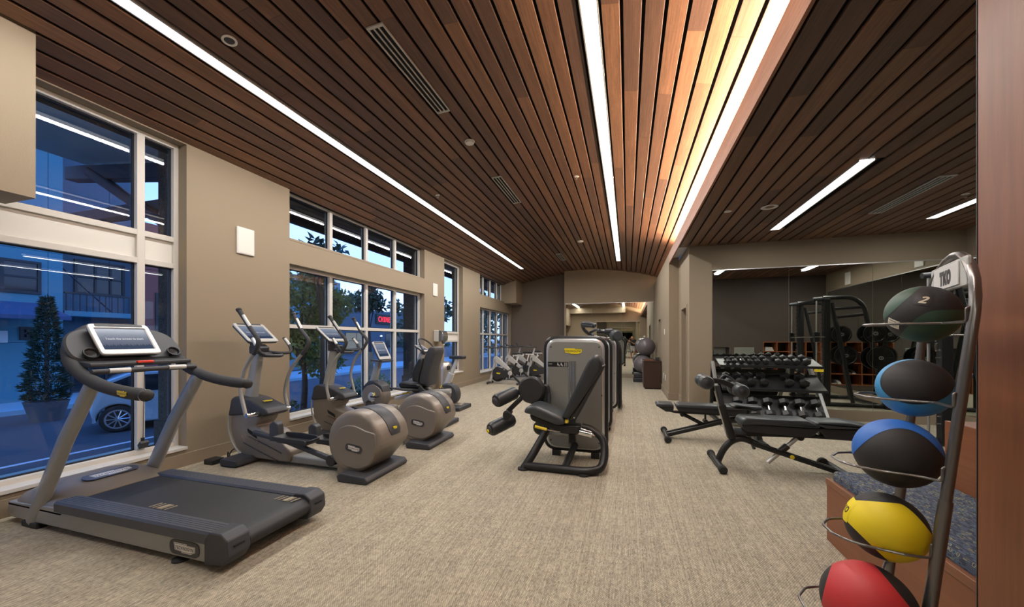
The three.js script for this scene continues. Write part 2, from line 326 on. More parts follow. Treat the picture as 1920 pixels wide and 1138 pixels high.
// ceiling arch
const RA = 9.6, X0 = -1.75, Y0 = 4.25, archY = (x) => Y0 - RA + Math.sqrt(RA * RA - (x - X0) * (x - X0)), archA = (x) => Math.asin((x - X0) / RA);
const arcX = (s) => X0 + RA * Math.sin(s / RA), arcS = (x) => RA * archA(x);
{
  const prof = []; const n = 24;
  for (let i = 0; i <= n; i++) { const x = -5.2 + (1.62 + 5.2) * i / n; prof.push([x, archY(x) + 0.035]); }
  for (let i = n; i >= 0; i--) { const x = -5.2 + (1.62 + 5.2) * i / n; prof.push([x, archY(x) + 0.16]); }
  struct('wall_back', [boxUV(bx(-2.45, 1.1, 0, 4.4, DB, DB + 0.2, 0)), boxUV(bx(-2.45, -2.35, 0, 4.4, DB + 0.2, DL + 0.2, 0))], M.paint);
  struct('wall_back', [boxUV(bx(-5.2, -2.45, 0, 4.4, DL, DL + 0.2, 0))], M.accentPaint);
  struct('wall_front', [boxUV(bx(-5.2, 5.6, 0, 4.5, D0 - 0.2, D0, 0))], M.paint);
  const ceiling = struct('ceiling', [ex(prof, D0 - 0.2, 16.2, { bev: 0 })], M.black);
  const soffit = struct('ceiling', [bx(0.99, 5.6, 3.345, 3.42, D0, DA + 0.2, 0)], M.black);
  // boards: a few lengths, each with its own cut of the grain
  const lens = [1.8, 2.4, 3.0, 3.6], cut = {};
  const boardGeo = (len, v) => cut[len.toFixed(3) + v] ??= (() => { const s = new THREE.Shape(), w = 0.0705, c = 0.002; s.moveTo(-w + c, -0.01); s.lineTo(w - c, -0.01); s.lineTo(w, -0.01 + c); s.lineTo(w, 0.01); s.lineTo(-w, 0.01); s.lineTo(-w, -0.01 + c); s.closePath();
    const g = new THREE.ExtrudeGeometry(s, { depth: len - 0.002, bevelEnabled: false }); g.translate(0, 0, -len + 0.001); const q = boxUV(toCreasedNormals(g, 0.3)); const uv = q.attributes.uv; for (let i = 0; i < uv.count; i++) uv.setXY(i, uv.getX(i) + v * 0.83, uv.getY(i) + v * 0.17); return q; })();
  function row(parent, place, d0, d1) {
    let d = d0, first = true;
    while (d < d1 - 0.01) {
      let len = first ? lens[Math.floor(rnd() * 4)] * rr(0.3, 1) : lens[Math.floor(rnd() * 4)]; first = false; len = Math.round(len * 20) / 20;
      if (d1 - d - len < 0.7) len = d1 - d;
      const m = mesh('plank', boardGeo(len, Math.floor(rnd() * 5)), WOODS[Math.floor(rnd() * WOODS.length)], parent); place(m, d); m.rotation.z += rr(-0.004, 0.004); d += len;
    }
  }
  const pitch = 0.1705, sA = arcS(-0.30), sB = arcS(-3.71);
  for (let i = -33; i <= 12; i++) {
    const s = sA + i * pitch, x = arcX(s); if (x < XL + 0.02 || x > 1.46) continue;
    const lamp = i === 0 || Math.abs(s - sB) < pitch * 0.5, a = archA(x), y = archY(x);
    const put = (m, d) => { m.position.set(x, y - 0.005, -d); m.rotation.z = -a; };
    if (lamp) row(ceiling, put, 13.5, DL - 0.0); else row(ceiling, put, D0, x > -2.35 ? DB : DL);
  }
  const sBi = Math.round((sB - sA) / pitch), xB = arcX(sA + sBi * pitch);
  for (let x = 1.07; x < XA; x += 0.17) {
    const put = (m, d) => m.position.set(x, 3.31, -d);
    if (Math.abs(x - 2.35) < 0.085 || Math.abs(x - 4.40) < 0.085) { row(soffit, put, D0, 4.80); row(soffit, put, 7.38, DA); } else row(soffit, put, D0, DA);
  }
  // long recessed lamps of the arch
  for (const [x, nm, lab] of [[xB, 'strip_light', 'long white ceiling light strip nearest the windows'], [-0.30, 'strip_light', 'long white ceiling light strip between dark planks, nearest the glowing cove']]) {
    const y = archY(x); at(x, 6.82, y); const t = thing(nm, lab, 'light', 'long ceiling light strips');
    mesh('lamp_housing', [bx(x - 0.075, x - 0.062, y - 0.02, y + 0.03, 0.20, 13.45, 0.002), bx(x + 0.062, x + 0.075, y - 0.02, y + 0.03, 0.20, 13.45, 0.002), bx(x - 0.075, x + 0.075, y - 0.02, y + 0.03, 13.45, 13.47, 0.002), bx(x - 0.075, x + 0.075, y + 0.02, y + 0.03, 0.20, 13.45, 0.002)], M.alu, t);
    mesh('diffuser', [bx(x - 0.06, x + 0.06, y - 0.012, y + 0.004, 0.20, 13.45, 0.003)], M.lampFace, t); at(0, 0);
  }
  let k = 0;
  for (const x of [2.35, 4.40]) {
    at(x, 6.09, 3.3); const t = thing('recessed_light', k++ ? 'short white linear light in the low ceiling, cut off by the cherry wood panel' : 'short white linear light in the low wood ceiling before the mirrors', 'light');
    mesh('lamp_housing', [bx(x - 0.08, x - 0.065, 3.285, 3.33, 4.8, 7.38, 0.002), bx(x + 0.065, x + 0.08, 3.285, 3.33, 4.8, 7.38, 0.002)], M.alu, t);
    mesh('diffuser', [bx(x - 0.064, x + 0.064, 3.288, 3.305, 4.8, 7.38, 0.003)], M.lampFace, t); at(0, 0);
  }
  // cove: lip, floor, back and the lamp that lies in it
  struct('trim_1', [boxUV(bx(XR, XR + 0.025, 3.285, 3.53, D0, 9.9, 0.003))], M.fascia);
  struct('cove', [bx(XR + 0.025, 1.6, 3.42, 3.45, D0, DB, 0), bx(1.50, 1.6, 3.45, 4.05, D0, DB, 0)], M.white);
  at(1.16, 7.4, 3.45); const cl = thing('cove_light', 'warm light strip hidden in the cove above the low ceiling edge', 'light');
  mesh('lamp_housing', [bx(1.12, 1.20, 3.45, 3.458, -0.4, 15.2, 0.001)], M.alu, cl); mesh('diffuser', [bx(1.135, 1.185, 3.458, 3.464, -0.4, 15.2, 0.001)], M.coveFace, cl); at(0, 0);
}
// right-hand walls, alcove and the block that carries the cubbies
struct('wall_right', [ bx(XR, XR + 0.22, 0, 3.53, 9.9, 12.1, 0), bx(XR, XR + 0.22, 2.14, 3.53, 12.1, 13.1, 0), bx(XR, XR + 0.22, 0, 3.53, 13.1, DB, 0), bx(XR + 0.1, XR + 0.22, 0, 2.14, 12.1, 13.1, 0),
  bx(1.17, 1.4, 0, 3.345, 9.4, 10.0, 0), bx(1.17, 1.4, 0, 3.345, DA, 8.55, 0), bx(1.17, 1.4, 2.18, 3.345, 8.55, 9.4, 0), bx(1.30, 1.4, 0, 2.18, 8.55, 9.4, 0) ].map((g) => boxUV(g)), M.paint);
struct('wall_alcove', [boxUV(bx(1.17, 1.58, 0, 3.345, DA - 0.02, DA, 0)), boxUV(bx(1.4, 5.6, 0, 3.345, DA, DA + 0.2, 0))], M.paint);
struct('wall_side', [boxUV(bx(XA, XA + 0.2, 0, 3.345, D0, DA, 0))], M.paint);
struct('baseboard_right', [bx(XR - 0.018, XR, 0, 0.17, 9.9, 12.02, 0.004), bx(XR - 0.018, XR, 0, 0.17, 13.16, DB, 0.004), bx(XR - 0.018, 1.17, 0, 0.17, 9.882, 9.9, 0.004), bx(1.152, 1.17, 0, 0.17, 9.42, 9.882, 0.004), bx(1.152, 1.58, 0, 0.17, DA - 0.038, DA - 0.02, 0.004)], M.trim);
struct('baseboard_alcove', [bx(1.58, XA, 0, 0.185, DA - 0.02, DA, 0.004), bx(XA - 0.018, XA, 0, 0.185, 3.6, DA, 0.004)], M.trim);
struct('baseboard_back', [bx(-2.4, XR, 0, 0.12, DB - 0.018, DB, 0.004), bx(-4.85, -2.45, 0, 0.15, DL - 0.018, DL, 0.004)], M.trim);
{ // doors in their recesses
  let n = 1;
  for (const [x, d0, d1, h] of [[XR, 12.1, 13.1, 2.14], [1.17, 8.55, 9.4, 2.18]]) {
    const dr = struct('door_' + n, [bx(x + 0.085, x + 0.10, 0.01, h - 0.05, d0 + 0.05, d1 - 0.05, 0.003)], M.darkPaint);
    mesh('door_frame', [bx(x - 0.015, x + 0.09, 0, h, d0, d0 + 0.06), bx(x - 0.015, x + 0.09, 0, h, d1 - 0.06, d1), bx(x - 0.015, x + 0.09, h - 0.06, h, d0 + 0.06, d1 - 0.06)], M.paint, dr);
    mesh('door_handle', [rod(P(x + 0.085, 1.0, d0 + 0.14), P(x + 0.02, 1.0, d0 + 0.14), 0.009), rod(P(x + 0.03, 1.0, d0 + 0.14), P(x + 0.03, 1.0, d0 + 0.26), 0.009)], M.steel, dr); n++;
  }
}
struct('unseen_bulkhead_front', [boxUV(bx(XL, -0.16, 3.55, 4.30, D0, 0.12, 0))], M.paint);  // out of view above the camera; hides the ceiling strips from the back mirror
struct('bulkhead_left', [boxUV(bx(XL, -4.45, 2.56, 4.1, D0, 1.78, 0)), boxUV(bx(XL, -4.36, 2.95, 4.1, 14.95, 16.0, 0))], M.paint);
// mirrors: panes a couple of millimetres apart
function mirrorWall(name, panes, y0, y1, faceAt, axis) {
  const holder = struct(name, [axis === 'd' ? bx(panes[0] - 0.012, panes[panes.length - 1] + 0.012, y1, y1 + 0.018, faceAt - 0.006, faceAt + 0.004, 0.001) : bx(faceAt - 0.006, faceAt + 0.004, y1, y1 + 0.018, panes[0], panes[panes.length - 1], 0.001)], M.alu);
  for (let i = 0; i + 1 < panes.length; i++) { const a = panes[i] + 0.0025, b = panes[i + 1] - 0.0025;
    mesh('mirror_pane', axis === 'd' ? bx(a, b, y0, y1, faceAt - 0.004, faceAt + 0.003, 0) : bx(faceAt - 0.003, faceAt + 0.004, y0, y1, a, b, 0), M.mirror, holder); }
}
mirrorWall('mirror_back', [-2.39, -1.33, -0.22, 0.93], 0.125, 2.88, DB - 0.004, 'd');
mirrorWall('mirror_front', [-2.39, -1.33, -0.22, 0.93], 0.125, 2.88, D0 + 0.004, 'd');
mirrorWall('mirror_alcove', [1.59, 2.87, 4.14, XA - 0.005], 0.19, 2.80, DA - 0.004, 'd');
mirrorWall('mirror_side', [3.7, 5.2, 6.75, 8.29], 0.19, 2.80, XA - 0.004, 'x');

// windows: frames with glazing bars, panes and spandrels as parts
function windowUnit(n, k, bars, rails, kinds) {
  const x0 = -5.10, x1 = -5.00, f = 0.05, u = [k.d0, ...bars, k.d1], v = [k.y0, ...rails, k.y1];
  const fr = [bx(x0, x1, k.y0, k.y1, k.d0, k.d0 + f), bx(x0, x1, k.y0, k.y1, k.d1 - f, k.d1), bx(x0, x1, k.y0, k.y0 + f, k.d0 + f, k.d1 - f), bx(x0, x1, k.y1 - f, k.y1, k.d0 + f, k.d1 - f)];
  for (const b of bars) fr.push(bx(x0, x1 + 0.004, k.y0 + f, k.y1 - f, b - 0.035, b + 0.035));
  for (const r of rails) fr.push(bx(x0 + 0.002, x1 + 0.002, r - 0.03, r + 0.03, k.d0 + f, k.d1 - f));
  const w = struct('window_' + n, fr, M.frameWhite); const gk = [];
  for (let i = 0; i + 1 < u.length; i++) for (let j = 0; j + 1 < v.length; j++) {
    const a = u[i] + (i ? 0.035 : f), b = u[i + 1] - (i + 2 < u.length ? 0.035 : f), c = v[j] + (j ? 0.03 : f), d = v[j + 1] - (j + 2 < v.length ? 0.03 : f);
    if (kinds && kinds[j] === 'p') { mesh('spandrel_panel', bx(-5.075, -5.03, c, d, a, b, 0.002), M.panelWhite, w); continue; }
    const g = mesh('pane', new THREE.PlaneGeometry(b - a, d - c).rotateY(Math.PI / 2).translate(-5.06, (c + d) / 2, -(a + b) / 2), M.glass, w); g.castShadow = false;
    gk.push(bx(-5.075, -5.045, c, d, a, a + 0.012, 0), bx(-5.075, -5.045, c, d, b - 0.012, b, 0), bx(-5.075, -5.045, c, c + 0.012, a, b, 0), bx(-5.075, -5.045, d - 0.012, d, a, b, 0));
  }
  mesh('gasket', gk, M.gasket, w); return w;
}
const win1 = windowUnit(1, W[0], [1.05, 2.76], [2.30, 2.60], ['g', 'p', 'g']);
mesh('window_latch', [bx(-5.0, -4.98, 0.33, 0.40, 2.755, 2.785), rod(P(-4.985, 0.40, 2.77), P(-4.985, 1.4, 2.79), 0.003), ex([[-4.99, 0.33], [-4.95, 0.37], [-4.93, 0.35], [-4.96, 0.29]], 2.72, 2.80, { bev: 0.003 })], M.blackPlastic, win1);
windowUnit(2, W[1], [5.50, 6.46, 7.44], [1.66]);
windowUnit(3, W[2], [5.50, 6.46, 7.44], []);
windowUnit(4, W[3], [], [1.42, 1.66], ['g', 'p', 'g']);
windowUnit(5, W[4], [12.90, 13.65, 14.40, 15.15], [1.66]);
windowUnit(6, W[5], [12.90, 13.65, 14.40], []);

// ceiling fittings
function onCeil(x, d) { return [x, archY(x) - 0.015, d, -archA(x)]; }
function slotVent(x, y, d0, d1, roll, label, w = 0.17) {
  at(x, (d0 + d1) / 2, y); const t = thing('air_vent', label, 'vent', 'slot air vents'); t.rotation.z = roll; const L = (d1 - d0) / 2, D = OD, f = 0.014;
  mesh('backing', bx(x - w / 2 + f, x + w / 2 - f, y - 0.004, y, D - L + f, D + L - f, 0), M.black, t);
  mesh('frame', [bx(x - w / 2, x - w / 2 + f, y - 0.016, y, D - L, D + L, 0.002), bx(x + w / 2 - f, x + w / 2, y - 0.016, y, D - L, D + L, 0.002), bx(x - w / 2 + f, x + w / 2 - f, y - 0.016, y, D - L, D - L + f * 2, 0.002), bx(x - w / 2 + f, x + w / 2 - f, y - 0.016, y, D + L - f * 2, D + L, 0.002)], M.vent, t);
  for (const k of [-0.024, 0.024]) mesh('slat', bx(x + k - 0.006, x + k + 0.006, y - 0.015, y - 0.002, D - L + f * 2, D + L - f * 2, 0.001), M.vent, t);
  at(0, 0); return t;
}
{ let c = onCeil(-2.14, 3.5); slotVent(c[0], c[1], 2.86, 4.20, c[3], 'nearest slot air vent in the wood ceiling, long and pale grey');
  slotVent(c[0], c[1], 6.12, 7.42, c[3], 'middle slot air vent in the arched ceiling, past the smoke detector');
  slotVent(c[0], c[1], 12.2, 13.2, c[3], 'farthest slot air vent in the arched ceiling, near the back wall');
  slotVent(3.44, 3.30, 5.5, 6.85, 0, 'slot air vent in the low alcove ceiling between two lamps', 0.16); }
function disc(name, label, cat, x, y, d, roll, parts) { at(x, d, y); const t = thing(name, label, cat); for (const [n, prof, m] of parts) mesh(n, turned(prof, P(x, y, d), P(x, y - 1, d), 24), m, t); t.rotation.z = roll; at(0, 0); }
const spr = [['escutcheon', [[0, 0], [0.04, 0], [0.04, 0.004], [0.02, 0.008], [0, 0.008]], M.white], ['sprinkler_head', [[0.006, 0.006], [0.008, 0.03], [0.004, 0.032], [0.004, 0.045], [0.016, 0.046], [0.016, 0.049], [0, 0.05]], M.steel]];
{ let c = onCeil(-3.37, 2.54); disc('ceiling_speaker', 'small round speaker with a dark centre in the ceiling by the left light strip', 'speaker', c[0], c[1], 2.5, c[3], [['rim', [[0.042, 0], [0.06, 0], [0.06, 0.008], [0.045, 0.012], [0.04, 0.004]], M.white], ['grille', [[0, 0.002], [0.042, 0.002], [0.042, 0.004], [0.02, 0.010], [0, 0.014]], M.graphite]]);
  c = onCeil(-2.12, 4.94); disc('smoke_detector', 'round white smoke detector between the two nearest slot vents', 'detector', c[0], c[1], 4.94, c[3], [['base', [[0, 0], [0.07, 0], [0.07, 0.012], [0, 0.012]], M.white], ['cover', [[0.062, 0.012], [0.058, 0.03], [0.03, 0.042], [0, 0.042]], M.white]]);
  c = onCeil(-1.27, 10.8); disc('smoke_detector', 'round white smoke detector far back on the arched ceiling, left of the centre strip', 'detector', c[0], c[1], 10.8, c[3], [['base', [[0, 0], [0.09, 0], [0.09, 0.012], [0, 0.012]], M.white], ['cover', [[0.08, 0.012], [0.075, 0.03], [0.03, 0.04], [0, 0.04]], M.white]]);
  c = onCeil(-0.82, 6.44); disc('sprinkler', 'small fire sprinkler beside the centre light strip', 'sprinkler', c[0], c[1], 6.44, c[3], spr);
  c = onCeil(-3.34, 6.3); disc('sprinkler', 'small fire sprinkler just right of the left light strip', 'sprinkler', c[0], c[1], 6.3, c[3], spr);
  disc('ceiling_sensor', 'small flat white disc in the low alcove ceiling near the cove edge', 'sensor', 1.38, 3.3, 6.16, 0, [['cover', [[0, 0], [0.05, 0], [0.05, 0.006], [0, 0.008]], M.white]]);
  disc('downlight', 'round recessed downlight in the low alcove ceiling, unlit', 'light', 1.89, 3.3, 6.13, 0, [['rim', [[0.075, 0], [0.105, 0], [0.105, 0.005], [0.08, 0.008], [0.075, 0.002]], M.white], ['reflector', [[0, -0.005], [0.078, 0.002], [0.05, -0.02], [0, -0.02]], M.vent]]);
  disc('sprinkler', 'small fire sprinkler in the low alcove ceiling past the vent', 'sprinkler', 4.1, 3.3, 6.3, 0, spr);
}
// wall fittings
function flatBox(name, label, cat, mats, x0, x1, y0, y1, d0, d1, inner) { at((x0 + x1) / 2, (d0 + d1) / 2, (y0 + y1) / 2); const t = thing(name, label, cat); mesh('housing', bx(x0, x1, y0, y1, d0, d1, 0.006), mats[0], t); for (const [n, g, m] of inner()) mesh(n, g, m, t); at(0, 0); return t; }
const grillIn = (x, y0, y1, d0, d1) => () => [['grille', bx(x, x + 0.006, y0 + 0.012, y1 - 0.012, d0 + 0.012, d1 - 0.012, 0.002), M.panelWhite]];
flatBox('wall_speaker', 'white rectangular wall speaker on the wide pier nearest the treadmill', 'speaker', [M.white], XL, XL + 0.02, 2.58, 2.93, 3.70, 3.94, grillIn(XL + 0.018, 2.58, 2.93, 3.70, 3.94));
flatBox('wall_speaker', 'white rectangular wall speaker on the far narrow pier beyond the wide window', 'speaker', [M.white], XL, XL + 0.02, 2.60, 2.93, 8.92, 9.16, grillIn(XL + 0.018, 2.60, 2.93, 8.92, 9.16));
for (const [d, lab] of [[4.75, 'white wall speaker seen left in the alcove mirror, above the side mirror'], [7.25, 'white wall speaker seen right in the alcove mirror, near the rack handle']]) flatBox('wall_speaker', lab, 'speaker', [M.white], XA - 0.02, XA, 2.86, 3.18, d - 0.12, d + 0.12, () => [['grille', bx(XA - 0.024, XA - 0.018, 2.872, 3.168, d - 0.108, d + 0.108, 0.002), M.panelWhite]]);
for (const [nm, lab, y, d] of [['light_switch', 'white switch plate on the right wall before the far door', 1.67, 11.0], ['wall_outlet', 'white outlet plate low on the right wall, the one nearer the cabinet', 0.47, 11.2], ['wall_outlet', 'white outlet plate low on the right wall, the one nearer the corner', 0.46, 10.72]])
  flatBox(nm, lab, nm === 'light_switch' ? 'switch' : 'outlet', [M.white], XR - 0.008, XR, y - 0.075, y + 0.075, d - 0.06, d + 0.06, () => nm === 'light_switch' ? [['rocker', bx(XR - 0.014, XR - 0.006, y - 0.035, y + 0.035, d - 0.017, d + 0.017, 0.002), M.panelWhite]] : [['socket', [bx(XR - 0.011, XR - 0.006, y + 0.008, y + 0.04, d - 0.016, d + 0.016, 0.003), bx(XR - 0.011, XR - 0.006, y - 0.04, y - 0.008, d - 0.016, d + 0.016, 0.003)], M.panelWhite]]);
{ // towel dispenser and steel bin by the far pier
  at(-4.75, 9.1, 1.38); let t = thing('towel_dispenser', 'grey and smoked-plastic paper towel dispenser on the pier beside the narrow window', 'dispenser');
  mesh('cabinet', bx(XL, -4.72, 1.40, 1.70, 8.95, 9.25, 0.02), M.vent, t); mesh('cover', [ex([[-4.72, 1.40], [-4.60, 1.42], [-4.58, 1.55], [-4.62, 1.68], [-4.72, 1.70]], 8.96, 9.24, { r: 0.02, bev: 0.01 }), exX([[9.02, 1.42], [9.18, 1.42], [9.12, 1.34], [9.08, 1.34]], -4.68, -4.62, { bev: 0.004 })], M.smoked, t); mesh('towel_sheet', bx(-4.66, -4.63, 1.31, 1.36, 9.08, 9.12, 0.002), M.paper, t);
  at(-4.62, 9.12, 0); t = thing('waste_bin', 'tall round stainless steel waste bin under the towel dispenser', 'bin');
  mesh('body', turned([[0, 0], [0.17, 0], [0.18, 0.01], [0.18, 0.60]], P(-4.62, 0, 9.12), P(-4.62, 1, 9.12), 28), M.steel, t);
  mesh('dome', turned([[0.182, 0.60], [0.182, 0.66], [0.182, 0.78], [0.15, 0.85], [0.08, 0.88], [0, 0.885]], P(-4.62, 0, 9.12), P(-4.62, 1, 9.12), 28), M.steel, t);
  mesh('flap', bx(-4.50, -4.43, 0.66, 0.78, 8.97, 9.07, 0.03), M.blackPlastic, t); at(0, 0);
}
M.capDark = std(lin(0.040, 0.042, 0.050), 0.5);

// ───────── screens ─────────
function screenPrint(bright, h2) {
  return print(512, 288, (g, w, h) => { g.fillStyle = '#5d6f8b'; g.fillRect(0, 0, w, h); for (let i = 0; i < h; i++) { const t = i / h; g.fillStyle = `rgb(${Math.round(150 - 70 * t)},${Math.round(166 - 74 * t)},${Math.round(192 - 74 * t)})`; g.fillRect(0, i, w, 1); }
    g.fillStyle = '#2c4468'; for (let i = 0; i < 40; i++) g.fillRect(i * 13, 236 - (i * 37 % 23), 12, 60);
    g.fillStyle = '#dfe6f2'; word(g, h2, 256, 140, 34, 380); });
}
const M_screen = std(hex('#8a8a8a'), 0.12, 0, { map: screenPrint(1, 'Touch the screen to start'), emissive: hex('#ffffff'), emissiveMap: screenPrint(1, 'Touch the screen to start'), emissiveIntensity: 0.28 });
// console tablet: bezel with its screen and a dark top edge, on a tilted plane
function tablet(parent, c, right, upv, w, h) {
  const put = (g, dx, dy, dz) => { g.translate(dx, dy, dz); return onPlane(clean(g), c, right, upv); };
  const back = mesh('console_back', put(slab(w * 0.96, h * 0.96, 0.035, 0.03, 0.012), 0, 0, -0.04), M.graphite, parent);
  const bez = mesh('console_bezel', [put(extrude(shapeOf([[-w / 2, -h / 2], [w / 2, -h / 2], [w / 2, h / 2], [-w / 2, h / 2]], 0.035, [{ pts: [[-w * 0.41, -h * 0.33], [w * 0.41, -h * 0.33], [w * 0.41, h * 0.36], [-w * 0.41, h * 0.36]], r: 0.006 }]), 0.022, 0.006), 0, 0, -0.012)], M.silverLight, parent);
  mesh('control_strip', put(slab(w * 0.78, h * 0.075, 0.006, 0.006, 0.002), 0, h * 0.44, 0.007), M.graphite, bez);
  mesh('screen', put(plate(w * 0.83, h * 0.70), 0, h * 0.015, -0.004), M_screen, parent);
  return back;
}

// ───────── treadmill ─────────
{
  at(-3.5, 2.12); const t = thing('treadmill', 'large grey treadmill facing the window, with a black belt and a tilted screen', 'treadmill');
  const N0 = 1.73, N1 = 1.87, F0 = 2.37, F1 = 2.51;
  // silver side frames and the deck between them
  for (const [a, b] of [[N0 + 0.012, N0 + 0.05], [F1 - 0.05, F1 - 0.012]]) mesh('side_frame', ex([[-4.74, 0.09], [-4.70, 0.045], [-2.52, 0.04], [-2.52, 0.17], [-4.05, 0.19], [-4.72, 0.165]], a, b, { r: 0.02, bev: 0.006 }), M.silver, t);
  mesh('deck', bx(-4.6, -2.42, 0.09, 0.205, N1 - 0.06, F0 + 0.06, 0.01), M.blackPlastic, t);

  mesh('belt', ex([[-4.05, 0.226], [-2.44, 0.222], [-2.37, 0.205, 0.03], [-2.335, 0.155, 0.04], [-2.37, 0.10, 0.03], [-2.44, 0.085], [-4.05, 0.085]], N1 + 0.005, F0 - 0.005, { bev: 0.002 }), M.belt, t);

  const marks = (x, d) => Array.from({ length: 5 }, (_, i) => exY([[x + i * 0.04, d], [x + i * 0.04 + (i === 2 ? 0.030 : 0.010), d], [x + i * 0.04 + (i === 2 ? 0.045 : 0.025), d + 0.075], [x + i * 0.04 + 0.015, d + 0.075]], 0.2245, 0.2275, { bev: 0 }));
  mesh('belt_mark', marks(-3.36, 1.90), std(lin(0.30, 0.25, 0.17), 0.6), t); mesh('belt_mark', marks(-2.60, 2.27), std(lin(0.30, 0.25, 0.17), 0.6), t);
  // ribbed foot rails
  for (const [a, b] of [[N0, N1], [F0, F1]]) {
    const pr = [[a, 0.165]]; const n = 6; pr.push([a, 0.225]);
    for (let i = 0; i < n; i++) { const d = a + 0.012 + (b - a - 0.02) * i / n, e = a + 0.012 + (b - a - 0.02) * (i + 0.72) / n; pr.push([d, 0.240], [e, 0.240], [e + 0.003, 0.236], [a + 0.012 + (b - a - 0.02) * (i + 1) / n - 0.003, 0.236]); }
    pr.push([b, 0.236], [b, 0.165]); const r = mesh('foot_rail', exX(pr, -4.10, -2.46, { bev: 0 }), M.railDark, t);
    mesh('end_cap', [ex([[-2.54, 0.04], [-2.38, 0.055], [-2.335, 0.12], [-2.345, 0.215], [-2.40, 0.250], [-2.50, 0.247], [-2.54, 0.20]], a - 0.006, b + 0.004, { r: 0.012, bev: 0.006 })], M.capDark, t);
    mesh('cap_slot', bx(-2.338, -2.330, 0.165, 0.175, a + 0.03, b - 0.04, 0.002), M.black, t);
  }
  // motor hood
  const hood = [], ns = 16;
  { const prof = (k) => [[-4.745, 0.15], [-4.70, 0.235], [-4.56, 0.29 + 0.0 * k], [-4.36, 0.318], [-4.16, 0.292], [-4.03, 0.232], [-4.03, 0.16]];
    const sec = (d, s) => prof(1).map(([x, y]) => P(x + (x < -4.4 ? (1 - s) * 0.12 : -(1 - s) * 0.10), 0.15 + (y - 0.15) * s, d));
    const ds = [[N0 + 0.015, 0.10], [N0 + 0.03, 0.42], [N0 + 0.07, 0.72], [N0 + 0.15, 0.93], [N0 + 0.24, 1], [F1 - 0.24, 1], [F1 - 0.15, 0.93], [F1 - 0.07, 0.72], [F1 - 0.03, 0.42], [F1 - 0.015, 0.10]], rows = ds.map(([d, s]) => sec(d, s));
    const pos = [], idx = [], m = rows[0].length; for (const r of rows) for (const p of r) pos.push(p.x, p.y, p.z);
    for (let i = 0; i + 1 < rows.length; i++) for (let j = 0; j + 1 < m; j++) { const a = i * m + j; idx.push(a, a + 1, a + m, a + 1, a + m + 1, a + m); }
    const g = new THREE.BufferGeometry(); g.setAttribute('position', new THREE.Float32BufferAttribute(pos, 3)); g.setIndex(idx); g.computeVertexNormals();
    mesh('motor_hood', [clean(toCreasedNormals(g, 0.9)), bx(-4.735, -4.03, 0.13, 0.165, N0 + 0.012, F1 - 0.012, 0.012)], M.taupe, t);
    mesh('logo_plate', onPlane(pill(0.36, 0.12), P(-4.235, 0.312, 2.13), new THREE.Vector3(0, 0, -1), new THREE.Vector3(-1, 0.16, 0)), M_darkTag, t); }
  mesh('logo_plate', onPlane(pill(0.27, 0.095), P(-2.735, 0.105, N0 + 0.011), new THREE.Vector3(1, 0, 0), YD), M_darkTag, t);
  // uprights
  const ov = circle(0.072, 14, 0.036);
  for (const [d, s] of [[N0 + 0.035, 1], [F1 - 0.035, -1]]) {
    mesh('upright', sweep([P(-4.43, 0.03, d), P(-4.40, 0.10, d), P(-4.03, 0.70, d), P(-3.70, 1.15, d)], ov, { up: ZD, scale: (k) => [1.12 - 0.25 * k, 1] }), M.silver, t);
    mesh('foot', bx(-4.52, -4.32, 0.0, 0.045, d - 0.035, d + 0.03, 0.008), M.blackPlastic, t);
  }
  for (const d of [N0 + 0.045, F1 - 0.045]) mesh('levelling_foot', [rod(P(-2.82, 0.012, d), P(-2.82, 0.07, d), 0.008), turned([[0, 0], [0.052, 0], [0.05, 0.012], [0.02, 0.024], [0, 0.026]], P(-2.82, 0, d), P(-2.82, 1, d))], M.blackPlastic, t);
  // hoop of the handrail and the console shell inside it
  const side = (d, s) => [P(-3.14, 1.072, d), P(-3.36, 1.085, d), P(-3.62, 1.125, d), P(-3.84, 1.195, d + 0.004 * s), P(-4.0, 1.30, d + 0.012 * s), P(-4.10, 1.42, d + 0.06 * s), P(-4.15, 1.50, d + 0.15 * s)];
  const loop = spline([...side(N0 + 0.03, 1), P(-4.17, 1.535, 1.98), P(-4.175, 1.54, 2.12), P(-4.17, 1.535, 2.26), ...side(F1 - 0.03, -1).reverse()], 64);
  mesh('handrail', sweep(loop, circle(0.043, 14, 0.043), { crease: 1.2, scale: (k) => { const e = Math.min(k, 1 - k) * 2; return e < 0.015 ? 0.72 : e > 0.6 ? 1.12 : 1; } }), M.graphiteSoft, t);
  for (const [d, s] of [[N0 + 0.03, 1], [F1 - 0.03, -1]]) { mesh('grip_cap', turned([[0.040, 0], [0.043, 0.008], [0.038, 0.024], [0.022, 0.036], [0, 0.040]], P(-3.142, 1.072, d), P(-3.0, 1.064, d)), M.blackPlastic, t); }
  mesh('stop_button', turned([[0.0, 0], [0.041, 0.002], [0.043, 0.010], [0.036, 0.012]], P(-3.150, 1.0715, N0 + 0.03), P(-3.0, 1.064, N0 + 0.03)), M.chrome, t);
  mesh('logo_plate', onPlane(badge(0.11, 0.045), P(-3.30, 1.082, N0 - 0.014), new THREE.Vector3(1, -0.06, 0), YD), M_yellowTag, t);
  const rU = new THREE.Vector3(0, 0, -1), upv = new THREE.Vector3(-0.62, 0.78, 0).normalize();
  const shell = extrude(shapeOf([[-0.36, -0.13], [0.36, -0.13], [0.385, 0.0], [0.345, 0.13], [0.22, 0.20], [-0.22, 0.20], [-0.345, 0.13], [-0.385, 0.0]], 0.09), 0.045, 0.012);
  mesh('console_shell', onPlane(clean(shell), P(-4.03, 1.37, 2.12), rU, upv), M.graphite, t);
